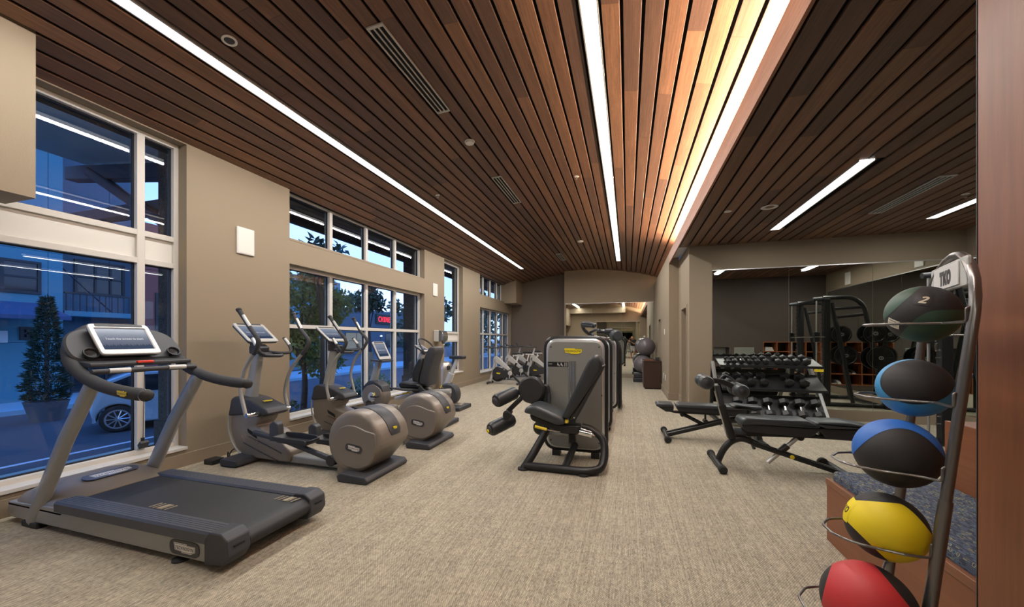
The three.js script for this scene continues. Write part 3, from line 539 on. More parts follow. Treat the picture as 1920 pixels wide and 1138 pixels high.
  for (const s of [-1, 1]) mesh('cup_holder', onPlane(clean(turned([[0.03, -0.03], [0.038, 0], [0.042, 0.012], [0.048, 0.012], [0.050, 0], [0.0, -0.03]].map((p) => p), new THREE.Vector3(0, 0, 0), new THREE.Vector3(0, 0, 1))), P(-3.925, 1.345, 2.12 + s * 0.275 + 0.01), rU, upv), M.blackPlastic, t);
  tablet(t, P(-3.965, 1.452, 2.085), rU, new THREE.Vector3(-0.20, 0.245, 0).normalize(), 0.40, 0.315);
  mesh('tray', [ex([[-3.92, 1.235], [-3.78, 1.245], [-3.78, 1.275], [-3.92, 1.29]], N0 + 0.05, F1 - 0.05, { r: 0.01, bev: 0.004 })], M.graphite, t);
  mesh('safety_key', bx(-3.80, -3.765, 1.262, 1.282, 2.06, 2.17, 0.006), M.red, t);
  const bar = mesh('grip_bar', rod(P(-3.745, 1.212, N0 + 0.04), P(-3.745, 1.212, F1 - 0.04), 0.021, 14), M.graphite, t);
  for (const d of [1.93, 2.32]) mesh('pulse_sensor', rod(P(-3.742, 1.2145, d - 0.065), P(-3.742, 1.2145, d + 0.065), 0.0205, 14), M.silverLight, bar);
  at(0, 0);
}

// ───────── cross trainers ─────────
function crossTrainer(d, label, sw) {                          // sw: which pedal is forward
  const D = d - 3.55; at(-3.55, d);
  const t = thing('cross_trainer', label, 'cross trainer', 'cross trainers facing the window'); const Q = (x, y, k) => P(x, y, k + D);
  const E = (pts, a, b, o) => ex(pts, a + D, b + D, o), B = (x0, x1, y0, y1, a, b, r) => bx(x0, x1, y0, y1, a + D, b + D, r);
  mesh('front_foot', E([[-4.46, 0.005], [-4.23, 0.005], [-4.20, 0.03], [-4.22, 0.085], [-4.44, 0.095], [-4.48, 0.06]], 3.20, 3.90, { r: 0.012, bev: 0.012 }), M.graphite, t);
  const body = mesh('front_housing', E([[-4.36, 0.05], [-4.50, 0.14], [-4.605, 0.34, 0.2], [-4.60, 0.52], [-4.56, 0.66], [-4.10, 0.62], [-4.13, 0.50], [-4.20, 0.43], [-3.97, 0.37], [-3.68, 0.17], [-3.70, 0.045]], 3.42, 3.68, { r: 0.035, bev: 0.03, seg: 5 }), M.taupe, t);
  mesh('side_groove', [E([[-4.30, 0.315], [-4.05, 0.235], [-3.80, 0.15], [-3.80, 0.142], [-4.05, 0.225], [-4.30, 0.303]], 3.414, 3.424, { bev: 0.001 }), E([[-4.38, 0.23], [-3.86, 0.06], [-3.86, 0.05], [-4.38, 0.218]], 3.414, 3.424, { bev: 0.001 })], M.graphite, body);
  mesh('word_plate', onPlane(plate(0.22, 0.05), Q(-4.25, 0.285, 3.4185), new THREE.Vector3(1, -0.33, 0), YD), M_excite, body);
  mesh('front_rail', tube([Q(-4.40, 0.06, 3.43), Q(-4.53, 0.16, 3.42), Q(-4.622, 0.34, 3.42), Q(-4.615, 0.54, 3.42)], 0.012, { bend: 0.15 }), M.silver, t);
  mesh('top_cover', E([[-4.62, 0.53], [-4.57, 0.74], [-4.50, 0.775], [-4.30, 0.745], [-4.02, 0.645], [-3.98, 0.585], [-4.05, 0.55], [-4.20, 0.575]], 3.405, 3.695, { r: 0.03, bev: 0.02 }), M.graphite, t);
  mesh('logo_plate', onPlane(badge(0.13, 0.05), Q(-4.16, 0.712, 3.55), new THREE.Vector3(0, 0, -1), new THREE.Vector3(-0.94, 0.33, 0)), M_yellowTag, t);
  mesh('slot', E([[-4.32, 0.40], [-4.19, 0.34], [-4.17, 0.29], [-4.30, 0.35]], 3.412, 3.424, { bev: 0.002, r: 0.01 }), M.black, t);
  mesh('column', sweep([Q(-4.43, 0.70, 3.55), Q(-4.38, 0.95, 3.55), Q(-4.30, 1.33, 3.55)], rrect(0.10, 0.16, 0.035), { up: XD, scale: (k) => 1.0 - 0.22 * k }), M.silver, t);
  mesh('column_head', [E([[-4.38, 1.28], [-4.22, 1.28], [-4.20, 1.36], [-4.28, 1.40], [-4.38, 1.38]], 3.48, 3.62, { r: 0.02, bev: 0.012 })], M.graphite, t);
  const axle = mesh('pivot_axle', rod(Q(-4.14, 0.585, 3.26), Q(-4.14, 0.585, 3.84), 0.026, 14), M.chrome, t);
  mesh('axle_sleeve', [rod(Q(-4.14, 0.585, 3.40), Q(-4.14, 0.585, 3.70), 0.038, 14)], M.graphite, axle);
  // moving arms
  for (const k of [0, 1]) {
    const z = k ? 3.83 : 3.275, f = (k === 1) === sw ? 0 : 1, o = k ? 1 : -1;
    const low = f ? [Q(-4.16, 0.585, z), Q(-4.24, 0.90, z), Q(-4.16, 1.14, z), Q(-4.0, 1.33, z + o * 0.01)] : [Q(-4.16, 0.585, z), Q(-4.20, 0.80, z), Q(-4.10, 1.08, z), Q(-3.89, 1.32, z + o * 0.01)];
    const e = low[3], top = [e.clone().lerp(low[2], 0.22), e, e.clone().add(new THREE.Vector3(0.05, 0.11, -o * 0.01)), e.clone().add(new THREE.Vector3(-0.06, 0.24, -o * 0.01)), e.clone().add(new THREE.Vector3(-0.21, 0.45, -o * 0.03))];
    const arm = mesh('swing_arm', tube(spline(low, 14), 0.021), M.silver, t); const g = mesh('grip', tube(spline(top, 16), 0.024), M.graphiteSoft, t);
    const a = top[3].clone().lerp(top[4], 0.12), b = top[3].clone().lerp(top[4], 0.72); mesh('pulse_sensor', rod(a.add(new THREE.Vector3(0.007, 0.004, 0)), b.add(new THREE.Vector3(0.007, 0.004, 0)), 0.0205), M.silverLight, g);
    mesh('grip_end', turned([[0.024, 0], [0.029, 0.004], [0.029, 0.022], [0.02, 0.03], [0, 0.03]], top[4], top[4].clone().add(new THREE.Vector3(-0.15, 0.21, 0))), M.blackPlastic, g);
    // fixed inner handle
    const h = mesh('fixed_handle', tube([Q(-4.26, 1.305, 3.55 + o * 0.06), Q(-4.08, 1.285, 3.55 + o * 0.12), Q(-4.02, 1.29, 3.55 + o * 0.21), Q(-4.06, 1.37, 3.55 + o * 0.225), Q(-4.15, 1.475, 3.55 + o * 0.215)], 0.019, { bend: 0.06 }), M.graphiteSoft, t);
    mesh('pulse_sensor', rod(Q(-4.068, 1.385, 3.55 + o * 0.2245), Q(-4.135, 1.463, 3.55 + o * 0.2165), 0.0205), M.silverLight, h);
  }
  mesh('tray', [sweep(spline([Q(-4.18, 1.275, 3.46), Q(-4.06, 1.265, 3.44), Q(-3.99, 1.26, 3.55), Q(-4.06, 1.265, 3.66), Q(-4.18, 1.275, 3.64)], 20, true), circle(0.014, 8, 0.02), { closed: true, up: YD }), B(-4.17, -4.01, 1.245, 1.26, 3.47, 3.63, 0.006)], M.graphite, t);
  tablet(t, Q(-4.35, 1.535, 3.555), new THREE.Vector3(0, 0, -1), new THREE.Vector3(-0.275, 0.22, 0).normalize(), 0.40, 0.35);
  mesh('console_arm', E([[-4.40, 1.36], [-4.28, 1.36], [-4.32, 1.50], [-4.42, 1.50]], 3.51, 3.59, { bev: 0.01, r: 0.02 }), M.graphite, t);
  // base beam, drum and rear foot
  mesh('base_beam', [E([[-3.75, 0.03], [-2.95, 0.03], [-2.95, 0.10], [-3.75, 0.12]], 3.46, 3.64, { bev: 0.02, r: 0.02 })], M.silver, t);
  const c = [-2.73, 0.375], R = 0.335, rim = []; for (let i = 0; i < 40; i++) { const a = i / 40 * 2 * Math.PI; let x = Math.cos(a) * R, y = Math.sin(a) * R; if (x + y * -0.9 > 0.36) { const q = 0.36 / (x - 0.9 * y); x *= q; y *= q; } rim.push([c[0] + x, Math.max(0.062, c[1] + y)]); }
  const shell = mesh('flywheel_housing', E(rim, 3.31, 3.85, { bev: 0.05, r: 0.01 }), M.taupe, t);
  const face = []; for (let i = 0; i <= 22; i++) { const a = (0.62 + 0.02 + i / 22 * 1.18) * Math.PI; face.push([c[0] + Math.cos(a) * 0.262, c[1] + Math.sin(a) * 0.262]); }
  mesh('side_panel', E([[-2.90, 0.53], [-2.80, 0.565], [-2.70, 0.565, 0.05], [-2.56, 0.515], [-2.455, 0.50], [-2.44, 0.36], [-2.52, 0.16, 0.06], [-2.66, 0.105], [-2.86, 0.125, 0.1], [-2.985, 0.27, 0.12], [-2.985, 0.42, 0.12]], 3.302, 3.345, { r: 0.03, bev: 0.012 }), M.taupe, shell);
  const band = []; const bA = 1.95, bB = 0.18; for (let i = 0; i <= 12; i++) { const a = bA + (bB - bA) * i / 12; band.push(Q(c[0] + Math.cos(a) * (R + 0.001), c[1] + Math.sin(a) * (R + 0.001), 3.58)); }
  mesh('vent_band', sweep(band, rrect(0.20, 0.014, 0.006, 2), { up: null, crease: 0.6, scale: (k) => [k > 0.94 ? 0.75 : 1, 1] }), M.graphite, shell);
  mesh('logo_plate', onPlane(badge(0.075, 0.035), Q(c[0] + Math.cos(0.38) * (R + 0.010), c[1] + Math.sin(0.38) * (R + 0.010), 3.58), new THREE.Vector3(0, 0, -1), new THREE.Vector3(-Math.sin(0.38), Math.cos(0.38), 0)), M_yellowTag, shell);
  mesh('logo_plate', onPlane(pill(0.20, 0.078), Q(-2.715, 0.325, 3.3005), new THREE.Vector3(1, -0.14, 0), YD), M_darkTag, shell);
  mesh('rear_foot', E([[-2.83, 0.0], [-2.49, 0.0], [-2.47, 0.035], [-2.50, 0.075], [-2.80, 0.095], [-2.85, 0.06]], 3.20, 3.93, { r: 0.012, bev: 0.014 }), M.graphite, t);
  mesh('drum_bracket', [B(-2.95, -2.84, 0.02, 0.16, 3.33, 3.40, 0.01)], M.taupe, t);
  // link arms and foot plates
  for (const k of [0, 1]) {
    const z = k ? 3.75 : 3.36, fwd = (k === 0) === sw, px = fwd ? -3.52 : -3.36, py = fwd ? 0.335 : 0.235;
    mesh('link_arm', [sweep([Q(px - 0.62, py + 0.04, z), Q(px - 0.15, py - 0.02, z), Q(-3.0, 0.155, z)], rrect(0.045, 0.055, 0.012, 2), { up: YD })], M.graphite, t);
    mesh('link_joint', drum(Q(-3.03, 0.16, z), ZD, 0.06, 0.09), M.blackPlastic, t);
    const p = mesh('foot_plate', [E([[px - 0.24, py + 0.005], [px - 0.16, py - 0.02], [px + 0.20, py - 0.03], [px + 0.25, py + 0.005], [px + 0.27, py + 0.035], [px + 0.24, py + 0.035], [px + 0.20, py + 0.0], [px - 0.17, py + 0.012], [px - 0.22, py + 0.05], [px - 0.25, py + 0.05]], z - 0.10, z + 0.06, { bev: 0.006, r: 0.01 }),
      E([[px - 0.23, py + 0.0], [px + 0.24, py - 0.012], [px + 0.22, py + 0.055], [px, py + 0.068], [px - 0.22, py + 0.065]], z + 0.055, z + 0.07, { bev: 0.004, r: 0.02 }), E([[px - 0.23, py + 0.0], [px + 0.24, py - 0.012], [px + 0.22, py + 0.035], [px - 0.22, py + 0.045]], z - 0.112, z - 0.098, { bev: 0.004, r: 0.02 })], M.blackPlastic, t);
    mesh('plate_bracket', E([[px - 0.36, py - 0.03], [px - 0.22, py - 0.03], [px - 0.24, py + 0.17], [px - 0.30, py + 0.20], [px - 0.36, py + 0.16]], z - 0.035, z + 0.05, { r: 0.02, bev: 0.008 }), M.graphite, t);
  }
  at(0, 0); return t;
}
const M_excite = std(hex('#ffffff'), 0.4, 0.2, { map: print(256, 58, (g, w, h) => { g.fillStyle = '#84786c'; g.fillRect(0, 0, w, h); g.fillStyle = '#5a5048'; word(g, 'E X C I T E', 128, 30, 40, 240); }) });
crossTrainer(3.55, 'nearer grey and taupe cross trainer beside the treadmill, its drum flywheel towards the room', true);
crossTrainer(4.81, 'farther grey and taupe cross trainer in front of the wide window', false);
{ // power lead behind the nearer cross trainer
  at(-4.62, 3.42); const t = thing('power_lead', 'black power lead and adapter on the carpet by the wall pier', 'cable');
  mesh('adapter', bx(-4.72, -4.58, 0, 0.06, 3.20, 3.34, 0.01), M.blackPlastic, t);
  mesh('lead', tube(spline([P(-4.60, 0.03, 3.3), P(-4.52, 0.02, 3.36), P(-4.60, 0.10, 3.40), P(-4.66, 0.015, 3.44), P(-4.56, 0.12, 3.42), P(-4.52, 0.15, 3.46), P(-4.55, 0.2, 3.5)], 40), 0.007, { n: 6 }), M.blackPlastic, t); at(0, 0);
}
M.cycleWhite = std(lin(0.46, 0.46, 0.45), 0.35, 0.1);

// ───────── recumbent bike and upright bike ─────────
function crankSet(t, c, d0, d1, ang, m) {                     // crank arms with pedals on both sides
  for (const [d, a, s] of [[d0, ang, -1], [d1, ang + Math.PI, 1]]) {
    const e = [c[0] + Math.cos(a) * 0.15, c[1] + Math.sin(a) * 0.15], cr = mesh('crank_arm', sweep([P(c[0], c[1], d), P(e[0], e[1], d + s * 0.01)], rrect(0.016, 0.034, 0.006, 2), { up: XD }), m, t);
    mesh('pedal', [bx(e[0] - 0.05, e[0] + 0.05, e[1] - 0.014, e[1] + 0.014, d + s * 0.06 - 0.045, d + s * 0.06 + 0.045, 0.008), rod(P(e[0], e[1], d), P(e[0], e[1], d + s * 0.06), 0.008, 8)], M.blackPlastic, cr);
    mesh('pedal_strap', tube(spline([P(e[0] - 0.02, e[1] + 0.012, d + s * 0.02), P(e[0] - 0.02, e[1] + 0.065, d + s * 0.06), P(e[0] - 0.02, e[1] + 0.012, d + s * 0.1)], 10), 0.007, { n: 6 }), M.yellow, cr);
  }
}
{
  at(-3.75, 5.9); const t = thing('recumbent_bike', 'recumbent exercise bike with black backrest, taupe disc housing and upright screen', 'exercise bike');
  const D = 5.9, E = (p, a, b, o) => ex(p, D + a, D + b, o);
  mesh('flywheel_housing', [drum(P(-4.36, 0.44, D), ZD, 0.235, 0.26, 0.03, 36), E([[-4.40, 0.2], [-4.12, 0.28], [-3.98, 0.28], [-3.92, 0.09], [-4.5, 0.07], [-4.52, 0.22]], -0.11, 0.11, { r: 0.04, bev: 0.02 })], M.taupe, t);
  mesh('top_cover', E([[-4.56, 0.50], [-4.545, 0.62], [-4.44, 0.715], [-4.32, 0.715], [-4.17, 0.63], [-4.13, 0.52], [-4.2, 0.585], [-4.34, 0.665], [-4.48, 0.60]], -0.125, 0.125, { r: 0.02, bev: 0.015 }), M.graphite, t);
  mesh('hub_cover', drum(P(-4.36, 0.44, D - 0.135), ZD, 0.075, 0.03, 0.012), M.alu, t);
  crankSet(t, [-4.36, 0.44], D - 0.165, D + 0.165, 0.12, M.blackMetal);
  mesh('column', sweep([P(-4.43, 0.66, D), P(-4.30, 1.08, D)], rrect(0.09, 0.14, 0.03), { up: XD, scale: (k) => 1 - 0.2 * k }), M.silver, t);
  tablet(t, P(-4.245, 1.255, D), new THREE.Vector3(0, 0, -1), new THREE.Vector3(-0.16, 0.30, 0).normalize(), 0.345, 0.36);
  mesh('tray', [E([[-4.36, 1.07], [-4.12, 1.055], [-4.12, 1.085], [-4.36, 1.10]], -0.17, 0.17, { r: 0.012, bev: 0.006 })], M.graphite, t);
  mesh('base_beam', [E([[-4.1, 0.05], [-3.0, 0.05], [-3.0, 0.11], [-4.1, 0.15]], -0.05, 0.05, { bev: 0.01 })], M.taupe, t);
  mesh('front_foot', bx(-4.52, -4.40, 0, 0.075, D - 0.3, D + 0.3, 0.02), M.graphite, t); mesh('rear_foot', bx(-3.02, -2.86, 0, 0.075, D - 0.3, D + 0.3, 0.02), M.graphite, t);
  mesh('seat_rail', [sweep([P(-3.95, 0.40, D), P(-3.35, 0.55, D), P(-2.88, 0.58, D)], rrect(0.07, 0.075, 0.015), { up: YD })], M.silverLight, t);
  mesh('rail_leg', sweep([P(-3.00, 0.55, D), P(-3.12, 0.10, D)], rrect(0.05, 0.09, 0.015), { up: XD }), M.silverLight, t);
  mesh('seat', E([[-3.76, 0.655], [-3.72, 0.625], [-3.40, 0.635], [-3.36, 0.67], [-3.40, 0.715], [-3.52, 0.715], [-3.70, 0.735], [-3.76, 0.705]], -0.22, 0.22, { r: 0.02, bev: 0.03 }), M.vinyl, t);
  mesh('seat_base', [E([[-3.84, 0.60], [-3.40, 0.59], [-3.36, 0.62], [-3.84, 0.63]], -0.26, 0.26, { r: 0.01, bev: 0.01 }), E([[-3.62, 0.60], [-3.30, 0.60], [-3.20, 0.50], [-3.28, 0.46], [-3.58, 0.54]], -0.07, 0.07, { r: 0.02, bev: 0.01 })], M.graphite, t);
  mesh('backrest', E([[-3.50, 0.74], [-3.52, 0.88], [-3.45, 1.02], [-3.38, 1.13], [-3.32, 1.15], [-3.30, 1.08], [-3.38, 0.84], [-3.40, 0.73]], -0.21, 0.21, { r: 0.03, bev: 0.03 }), M.vinyl, t);
  mesh('backrest_shell', E([[-3.40, 0.70], [-3.38, 0.88], [-3.28, 1.20], [-3.20, 1.33], [-3.10, 1.33], [-3.08, 1.25], [-3.18, 0.95], [-3.22, 0.66]], -0.17, 0.17, { r: 0.03, bev: 0.03 }), M.graphite, t);
  mesh('side_bracket', E([[-3.46, 0.68], [-3.38, 0.70], [-3.16, 0.50], [-3.20, 0.44], [-3.28, 0.46]], -0.19, -0.15, { r: 0.01, bev: 0.006 }), M.graphite, t);
  for (const s of [-1, 1]) mesh('side_handle', tube([P(-3.45, 0.61, D + s * 0.24), P(-3.55, 0.60, D + s * 0.29), P(-3.86, 0.63, D + s * 0.30)], 0.017, { bend: 0.05 }), M.graphiteSoft, t);
  mesh('seat_lever', rod(P(-3.68, 0.53, D - 0.20), P(-3.55, 0.55, D - 0.21), 0.014), M.yellow, t); mesh('logo_plate', onPlane(badge(0.075, 0.04), P(-3.29, 0.565, D - 0.075), XD, YD), M_yellowTag, t); at(0, 0);
}
{
  at(-3.75, 7.35); const t = thing('upright_bike', 'upright exercise bike with a slim black saddle and looped handlebar by the far pier', 'exercise bike');
  const D = 7.35, E = (p, a, b, o) => ex(p, D + a, D + b, o);
  mesh('flywheel_housing', [drum(P(-3.62, 0.30, D), ZD, 0.235, 0.20, 0.03, 36)], M.graphite, t); mesh('hub_cover', [drum(P(-3.62, 0.30, D - 0.105), ZD, 0.10, 0.03, 0.01)], M.taupe, t);
  mesh('frame', [E([[-4.52, 0.05], [-3.3, 0.05], [-3.3, 0.10], [-3.8, 0.16], [-4.2, 0.5], [-4.42, 0.62], [-4.56, 0.6], [-4.60, 0.3]], -0.08, 0.08, { r: 0.05, bev: 0.02 })], M.taupe, t);
  crankSet(t, [-3.62, 0.30], D - 0.135, D + 0.135, 2.0, M.blackMetal);
  mesh('column', sweep([P(-4.46, 0.58, D), P(-4.28, 1.16, D)], rrect(0.08, 0.11, 0.025), { up: XD, scale: (k) => 1 - 0.2 * k }), M.silver, t);
  tablet(t, P(-4.26, 1.27, D), new THREE.Vector3(0, 0, -1), new THREE.Vector3(-0.27, 0.16, 0).normalize(), 0.28, 0.27);
  mesh('handlebar', tube(spline([P(-4.25, 1.17, D - 0.06), P(-4.08, 1.16, D - 0.22), P(-4.16, 1.32, D - 0.25), P(-4.28, 1.46, D - 0.10), P(-4.28, 1.46, D + 0.10), P(-4.16, 1.32, D + 0.25), P(-4.08, 1.16, D + 0.22), P(-4.25, 1.17, D + 0.06)], 40), 0.018), M.graphiteSoft, t);
  mesh('seat_post', [sweep([P(-3.70, 0.42, D), P(-3.57, 0.74, D)], rrect(0.10, 0.13, 0.025), { up: XD }), sweep([P(-3.58, 0.70, D), P(-3.44, 1.04, D)], rrect(0.055, 0.075, 0.018), { up: XD })], M.silverLight, t);
  mesh('saddle', [exY([[-3.62, D - 0.035], [-3.62, D + 0.035], [-3.45, D + 0.06], [-3.28, D + 0.12], [-3.24, D], [-3.28, D - 0.12], [-3.45, D - 0.06]], 1.045, 1.115, { r: 0.04, bev: 0.025 })], M.vinyl, t);
  mesh('rear_foot', bx(-3.42, -3.24, 0, 0.08, D - 0.32, D + 0.30, 0.02), M.graphite, t); mesh('front_foot', bx(-4.56, -4.42, 0, 0.08, D - 0.3, D + 0.3, 0.02), M.graphite, t); at(0, 0);
}

// ───────── indoor cycles at the back ─────────
function spinBike() {
  const D = 11.9; at(-3.9, D); const t = thing('indoor_cycle', 'white-framed black indoor cycle, nearest of the row by the far windows', 'exercise bike', 'indoor cycles by the far windows');
  mesh('frame', [sweep([P(-4.36, 0.07, D), P(-4.27, 0.40, D), P(-4.18, 0.80, D)], rrect(0.07, 0.085, 0.02, 2), { up: XD }), ex([[-4.24, 0.86], [-4.15, 0.93], [-4.08, 0.88], [-3.72, 0.56], [-3.66, 0.48], [-3.74, 0.44], [-4.02, 0.62], [-4.16, 0.70], [-4.26, 0.66]], D - 0.035, D + 0.035, { r: 0.03, bev: 0.01 })], M.cycleWhite, t);
  mesh('rear_frame', [sweep([P(-3.72, 0.45, D), P(-3.60, 0.30, D), P(-3.36, 0.07, D)], rrect(0.06, 0.07, 0.015, 2), { up: XD }), sweep([P(-4.0, 0.3, D), P(-3.60, 0.34, D)], rrect(0.06, 0.2, 0.02, 2), { up: YD }), sweep([P(-3.62, 0.34, D), P(-3.46, 0.70, D)], rrect(0.06, 0.06, 0.015, 2), { up: XD })], M.blackMetal, t);
  mesh('flywheel', [drum(P(-4.12, 0.31, D + 0.03), ZD, 0.24, 0.03, 0.008, 28)], M.blackMetal, t); mesh('guard', ex([[-4.27, 0.45], [-4.1, 0.58], [-3.98, 0.47], [-3.62, 0.45], [-3.58, 0.25], [-3.9, 0.20], [-4.15, 0.12], [-4.28, 0.28]], D - 0.055, D - 0.02, { r: 0.05, bev: 0.008 }), M.blackPlastic, t);
  mesh('logo_plate', onPlane(badge(0.15, 0.055), P(-4.06, 0.35, D - 0.0555), XD, YD), M_yellowTag, t);
  mesh('chainring', drum(P(-3.66, 0.36, D - 0.065), ZD, 0.075, 0.016, 0.004), M.silverLight, t);
  for (const s of [-1, 1]) { const c = mesh('crank_arm', sweep([P(-3.66, 0.36, D + s * 0.085), P(-3.68, 0.36 + s * 0.17, D + s * 0.09)], rrect(0.014, 0.03, 0.005, 2), { up: XD }), M.silverLight, t); mesh('pedal', bx(-3.73, -3.63, 0.345 + s * 0.17, 0.37 + s * 0.17, D + s * 0.15 - 0.045, D + s * 0.15 + 0.045, 0.006), M.blackPlastic, c); }
  mesh('handlebar_post', sweep([P(-4.16, 0.86, D), P(-4.08, 1.17, D)], rrect(0.04, 0.055, 0.012, 2), { up: XD }), M.silverLight, t);
  mesh('handlebar', [tube([P(-4.52, 1.23, D - 0.19), P(-4.30, 1.175, D - 0.20), P(-4.08, 1.19, D - 0.17), P(-4.06, 1.19, D + 0.17), P(-4.30, 1.175, D + 0.20), P(-4.52, 1.23, D + 0.19)], 0.017, { bend: 0.06 }), bx(-4.14, -4.0, 1.165, 1.205, D - 0.05, D + 0.05, 0.012), rod(P(-4.38, 1.19, D - 0.20), P(-4.38, 1.19, D + 0.2), 0.014)], M.graphiteSoft, t);
  mesh('console', onPlane(clean(slab(0.10, 0.12, 0.03, 0.015)), P(-4.24, 1.27, D), new THREE.Vector3(0, 0, -1), new THREE.Vector3(-0.6, 0.7, 0)), M.graphite, t);
  mesh('brake_knob', [rod(P(-4.0, 0.80, D), P(-3.97, 0.87, D), 0.012), turned([[0, 0], [0.026, 0], [0.03, 0.02], [0.02, 0.04], [0, 0.04]], P(-3.97, 0.86, D), P(-3.94, 0.95, D), 14)], M.white, t);
  mesh('seat_post', [rod(P(-3.47, 0.68, D), P(-3.40, 0.92, D), 0.02), bx(-3.52, -3.22, 0.92, 0.955, D - 0.022, D + 0.022, 0.008)], M.white, t);
  mesh('saddle', exY([[-3.62, D - 0.03], [-3.62, D + 0.03], [-3.46, D + 0.05], [-3.30, D + 0.09], [-3.26, D], [-3.30, D - 0.09], [-3.46, D - 0.05]], 0.98, 1.035, { r: 0.03, bev: 0.015 }), M.vinyl, t);
  for (const [x, n] of [[-4.37, 'front_foot'], [-3.36, 'rear_foot']]) mesh(n, [bx(x - 0.035, x + 0.035, 0.03, 0.075, D - 0.24, D + 0.24, 0.01), drum(P(x, 0.035, D - 0.24), ZD, 0.035, 0.05), drum(P(x, 0.035, D + 0.24), ZD, 0.035, 0.05)], M.blackPlastic, t);
  at(0, 0); return t;
}
{ const b = spinBike();
  copyOf(b, -3.84, 13.05, 'white-framed black indoor cycle in the middle of the row by the far windows');
  copyOf(b, -3.80, 14.25, 'white-framed black indoor cycle farthest back in the row, partly behind the grey weight tower');
  const c = copyOf(b, -3.05, 13.5, 'black indoor cycle at the right end of the row, cut off by the weight tower'); c.rotation.y = 0.12; }

// ───────── weight-stack machines ─────────
function tower(t, D, X = 0, back = false) {                    // shrouded stack: frame ring, shroud, window, plates
  const E = (p, a, b, o) => ex(p.map(([x, y, r]) => [x + X, y, r]), D + a, D + b, o);
  const ring = [[-1.025, 0.06], [-1.025, 1.50], [-0.225, 1.50], [-0.225, 0.06]];
  mesh('frame_ring', E(ring, -0.01, 0.09, { r: 0.17, bev: 0.03, seg: 8, holes: [{ pts: [[-0.975, 0.11], [-0.975, 1.45], [-0.275, 1.45], [-0.275, 0.11]], r: 0.13 }] }), M.blackMetal, t);
  const s = mesh('shroud', E([[-0.985, 0.10], [-0.985, 1.465], [-0.265, 1.465], [-0.265, 0.10]], -0.035, 0.12, { r: 0.15, bev: 0.025, seg: 8 }), M.shroudEdge, t);
  mesh('front_panel', E([[-0.955, 0.125], [-0.955, 1.425], [-0.295, 1.425], [-0.295, 0.125]], -0.043, -0.03, { r: 0.12, bev: 0.004, seg: 8 }), M.shroud, s);
  mesh('back_panel', E([[-0.955, 0.125], [-0.955, 1.425], [-0.295, 1.425], [-0.295, 0.125]], 0.112, 0.128, { r: 0.12, bev: 0.004, seg: 8 }), M.shroud, s);
  mesh('viewing_panel', E([[-0.955, 0.26], [-0.955, 1.115], [-0.705, 1.115], [-0.705, 0.26]], -0.046, -0.040, { r: 0.01, bev: 0.002 }), M.smoked2, s);
  mesh('guide_slot', E([[-0.70, 0.16], [-0.70, 1.19], [-0.605, 1.19], [-0.605, 0.16]], -0.046, -0.040, { bev: 0.001 }), M.slotGrey, s);
  mesh('guide_rod', [rod(P(X - 0.672, 0.18, D - 0.050), P(X - 0.672, 1.17, D - 0.050), 0.006, 8), rod(P(X - 0.634, 0.18, D - 0.050), P(X - 0.634, 1.17, D - 0.050), 0.006, 8)], M.chrome, s);
  for (let i = 0; i < 13; i++) mesh('weight_plate', bx(X - 0.69, X - 0.615, 0.19 + i * 0.026, 0.212 + i * 0.026, D - 0.064, D - 0.048, 0.003), M.blackMetal, s);
  mesh('instruction_strip', onPlane(plate(0.255, 0.06), P(X - 0.83, 1.145, D - 0.0435), XD, YD), M_strip, s);
  mesh('logo_plate', onPlane(badge(0.235, 0.085), P(X - 0.645, 1.31, D - 0.0435), XD, YD), M_yellowTag, s);
  for (const [x, y] of [[-0.92, 1.36], [-0.33, 1.36], [-0.92, 0.20], [-0.33, 0.20], [-0.30, 0.78]]) mesh('screw', drum(P(X + x, y, D - 0.045), ZD, 0.010, 0.006, 0.002, 10), M.graphite, s);
  for (const x of [-0.86, -0.38]) mesh('foot', bx(X + x - 0.05, X + x + 0.05, 0, 0.075, D - 0.02, D + 0.10, 0.006), M.blackPlastic, t);
}
M.smoked2 = std(lin(0.27, 0.275, 0.26), 0.22, 0.45); M.slotGrey = std(lin(0.13, 0.13, 0.125), 0.4);
const M_strip = std(hex('#ffffff'), 0.3, 0, { map: print(256, 60, (g, w, h) => { g.fillStyle = '#161616'; g.fillRect(0, 0, w, h); g.fillStyle = '#cfcfcf'; g.fillRect(10, 24, 46, 5); for (const x of [118, 160]) { g.beginPath(); g.arc(x + 8, 15, 6, 0, 7); g.fill(); g.fillRect(x + 2, 22, 14, 16); g.fillRect(x + 2, 36, 26, 7); g.fillRect(x + 22, 36, 6, 18); } for (const x of [206, 230]) for (let i = 0; i < 6; i++) g.fillRect(x, 8 + i * 8, 15, 4); }) });
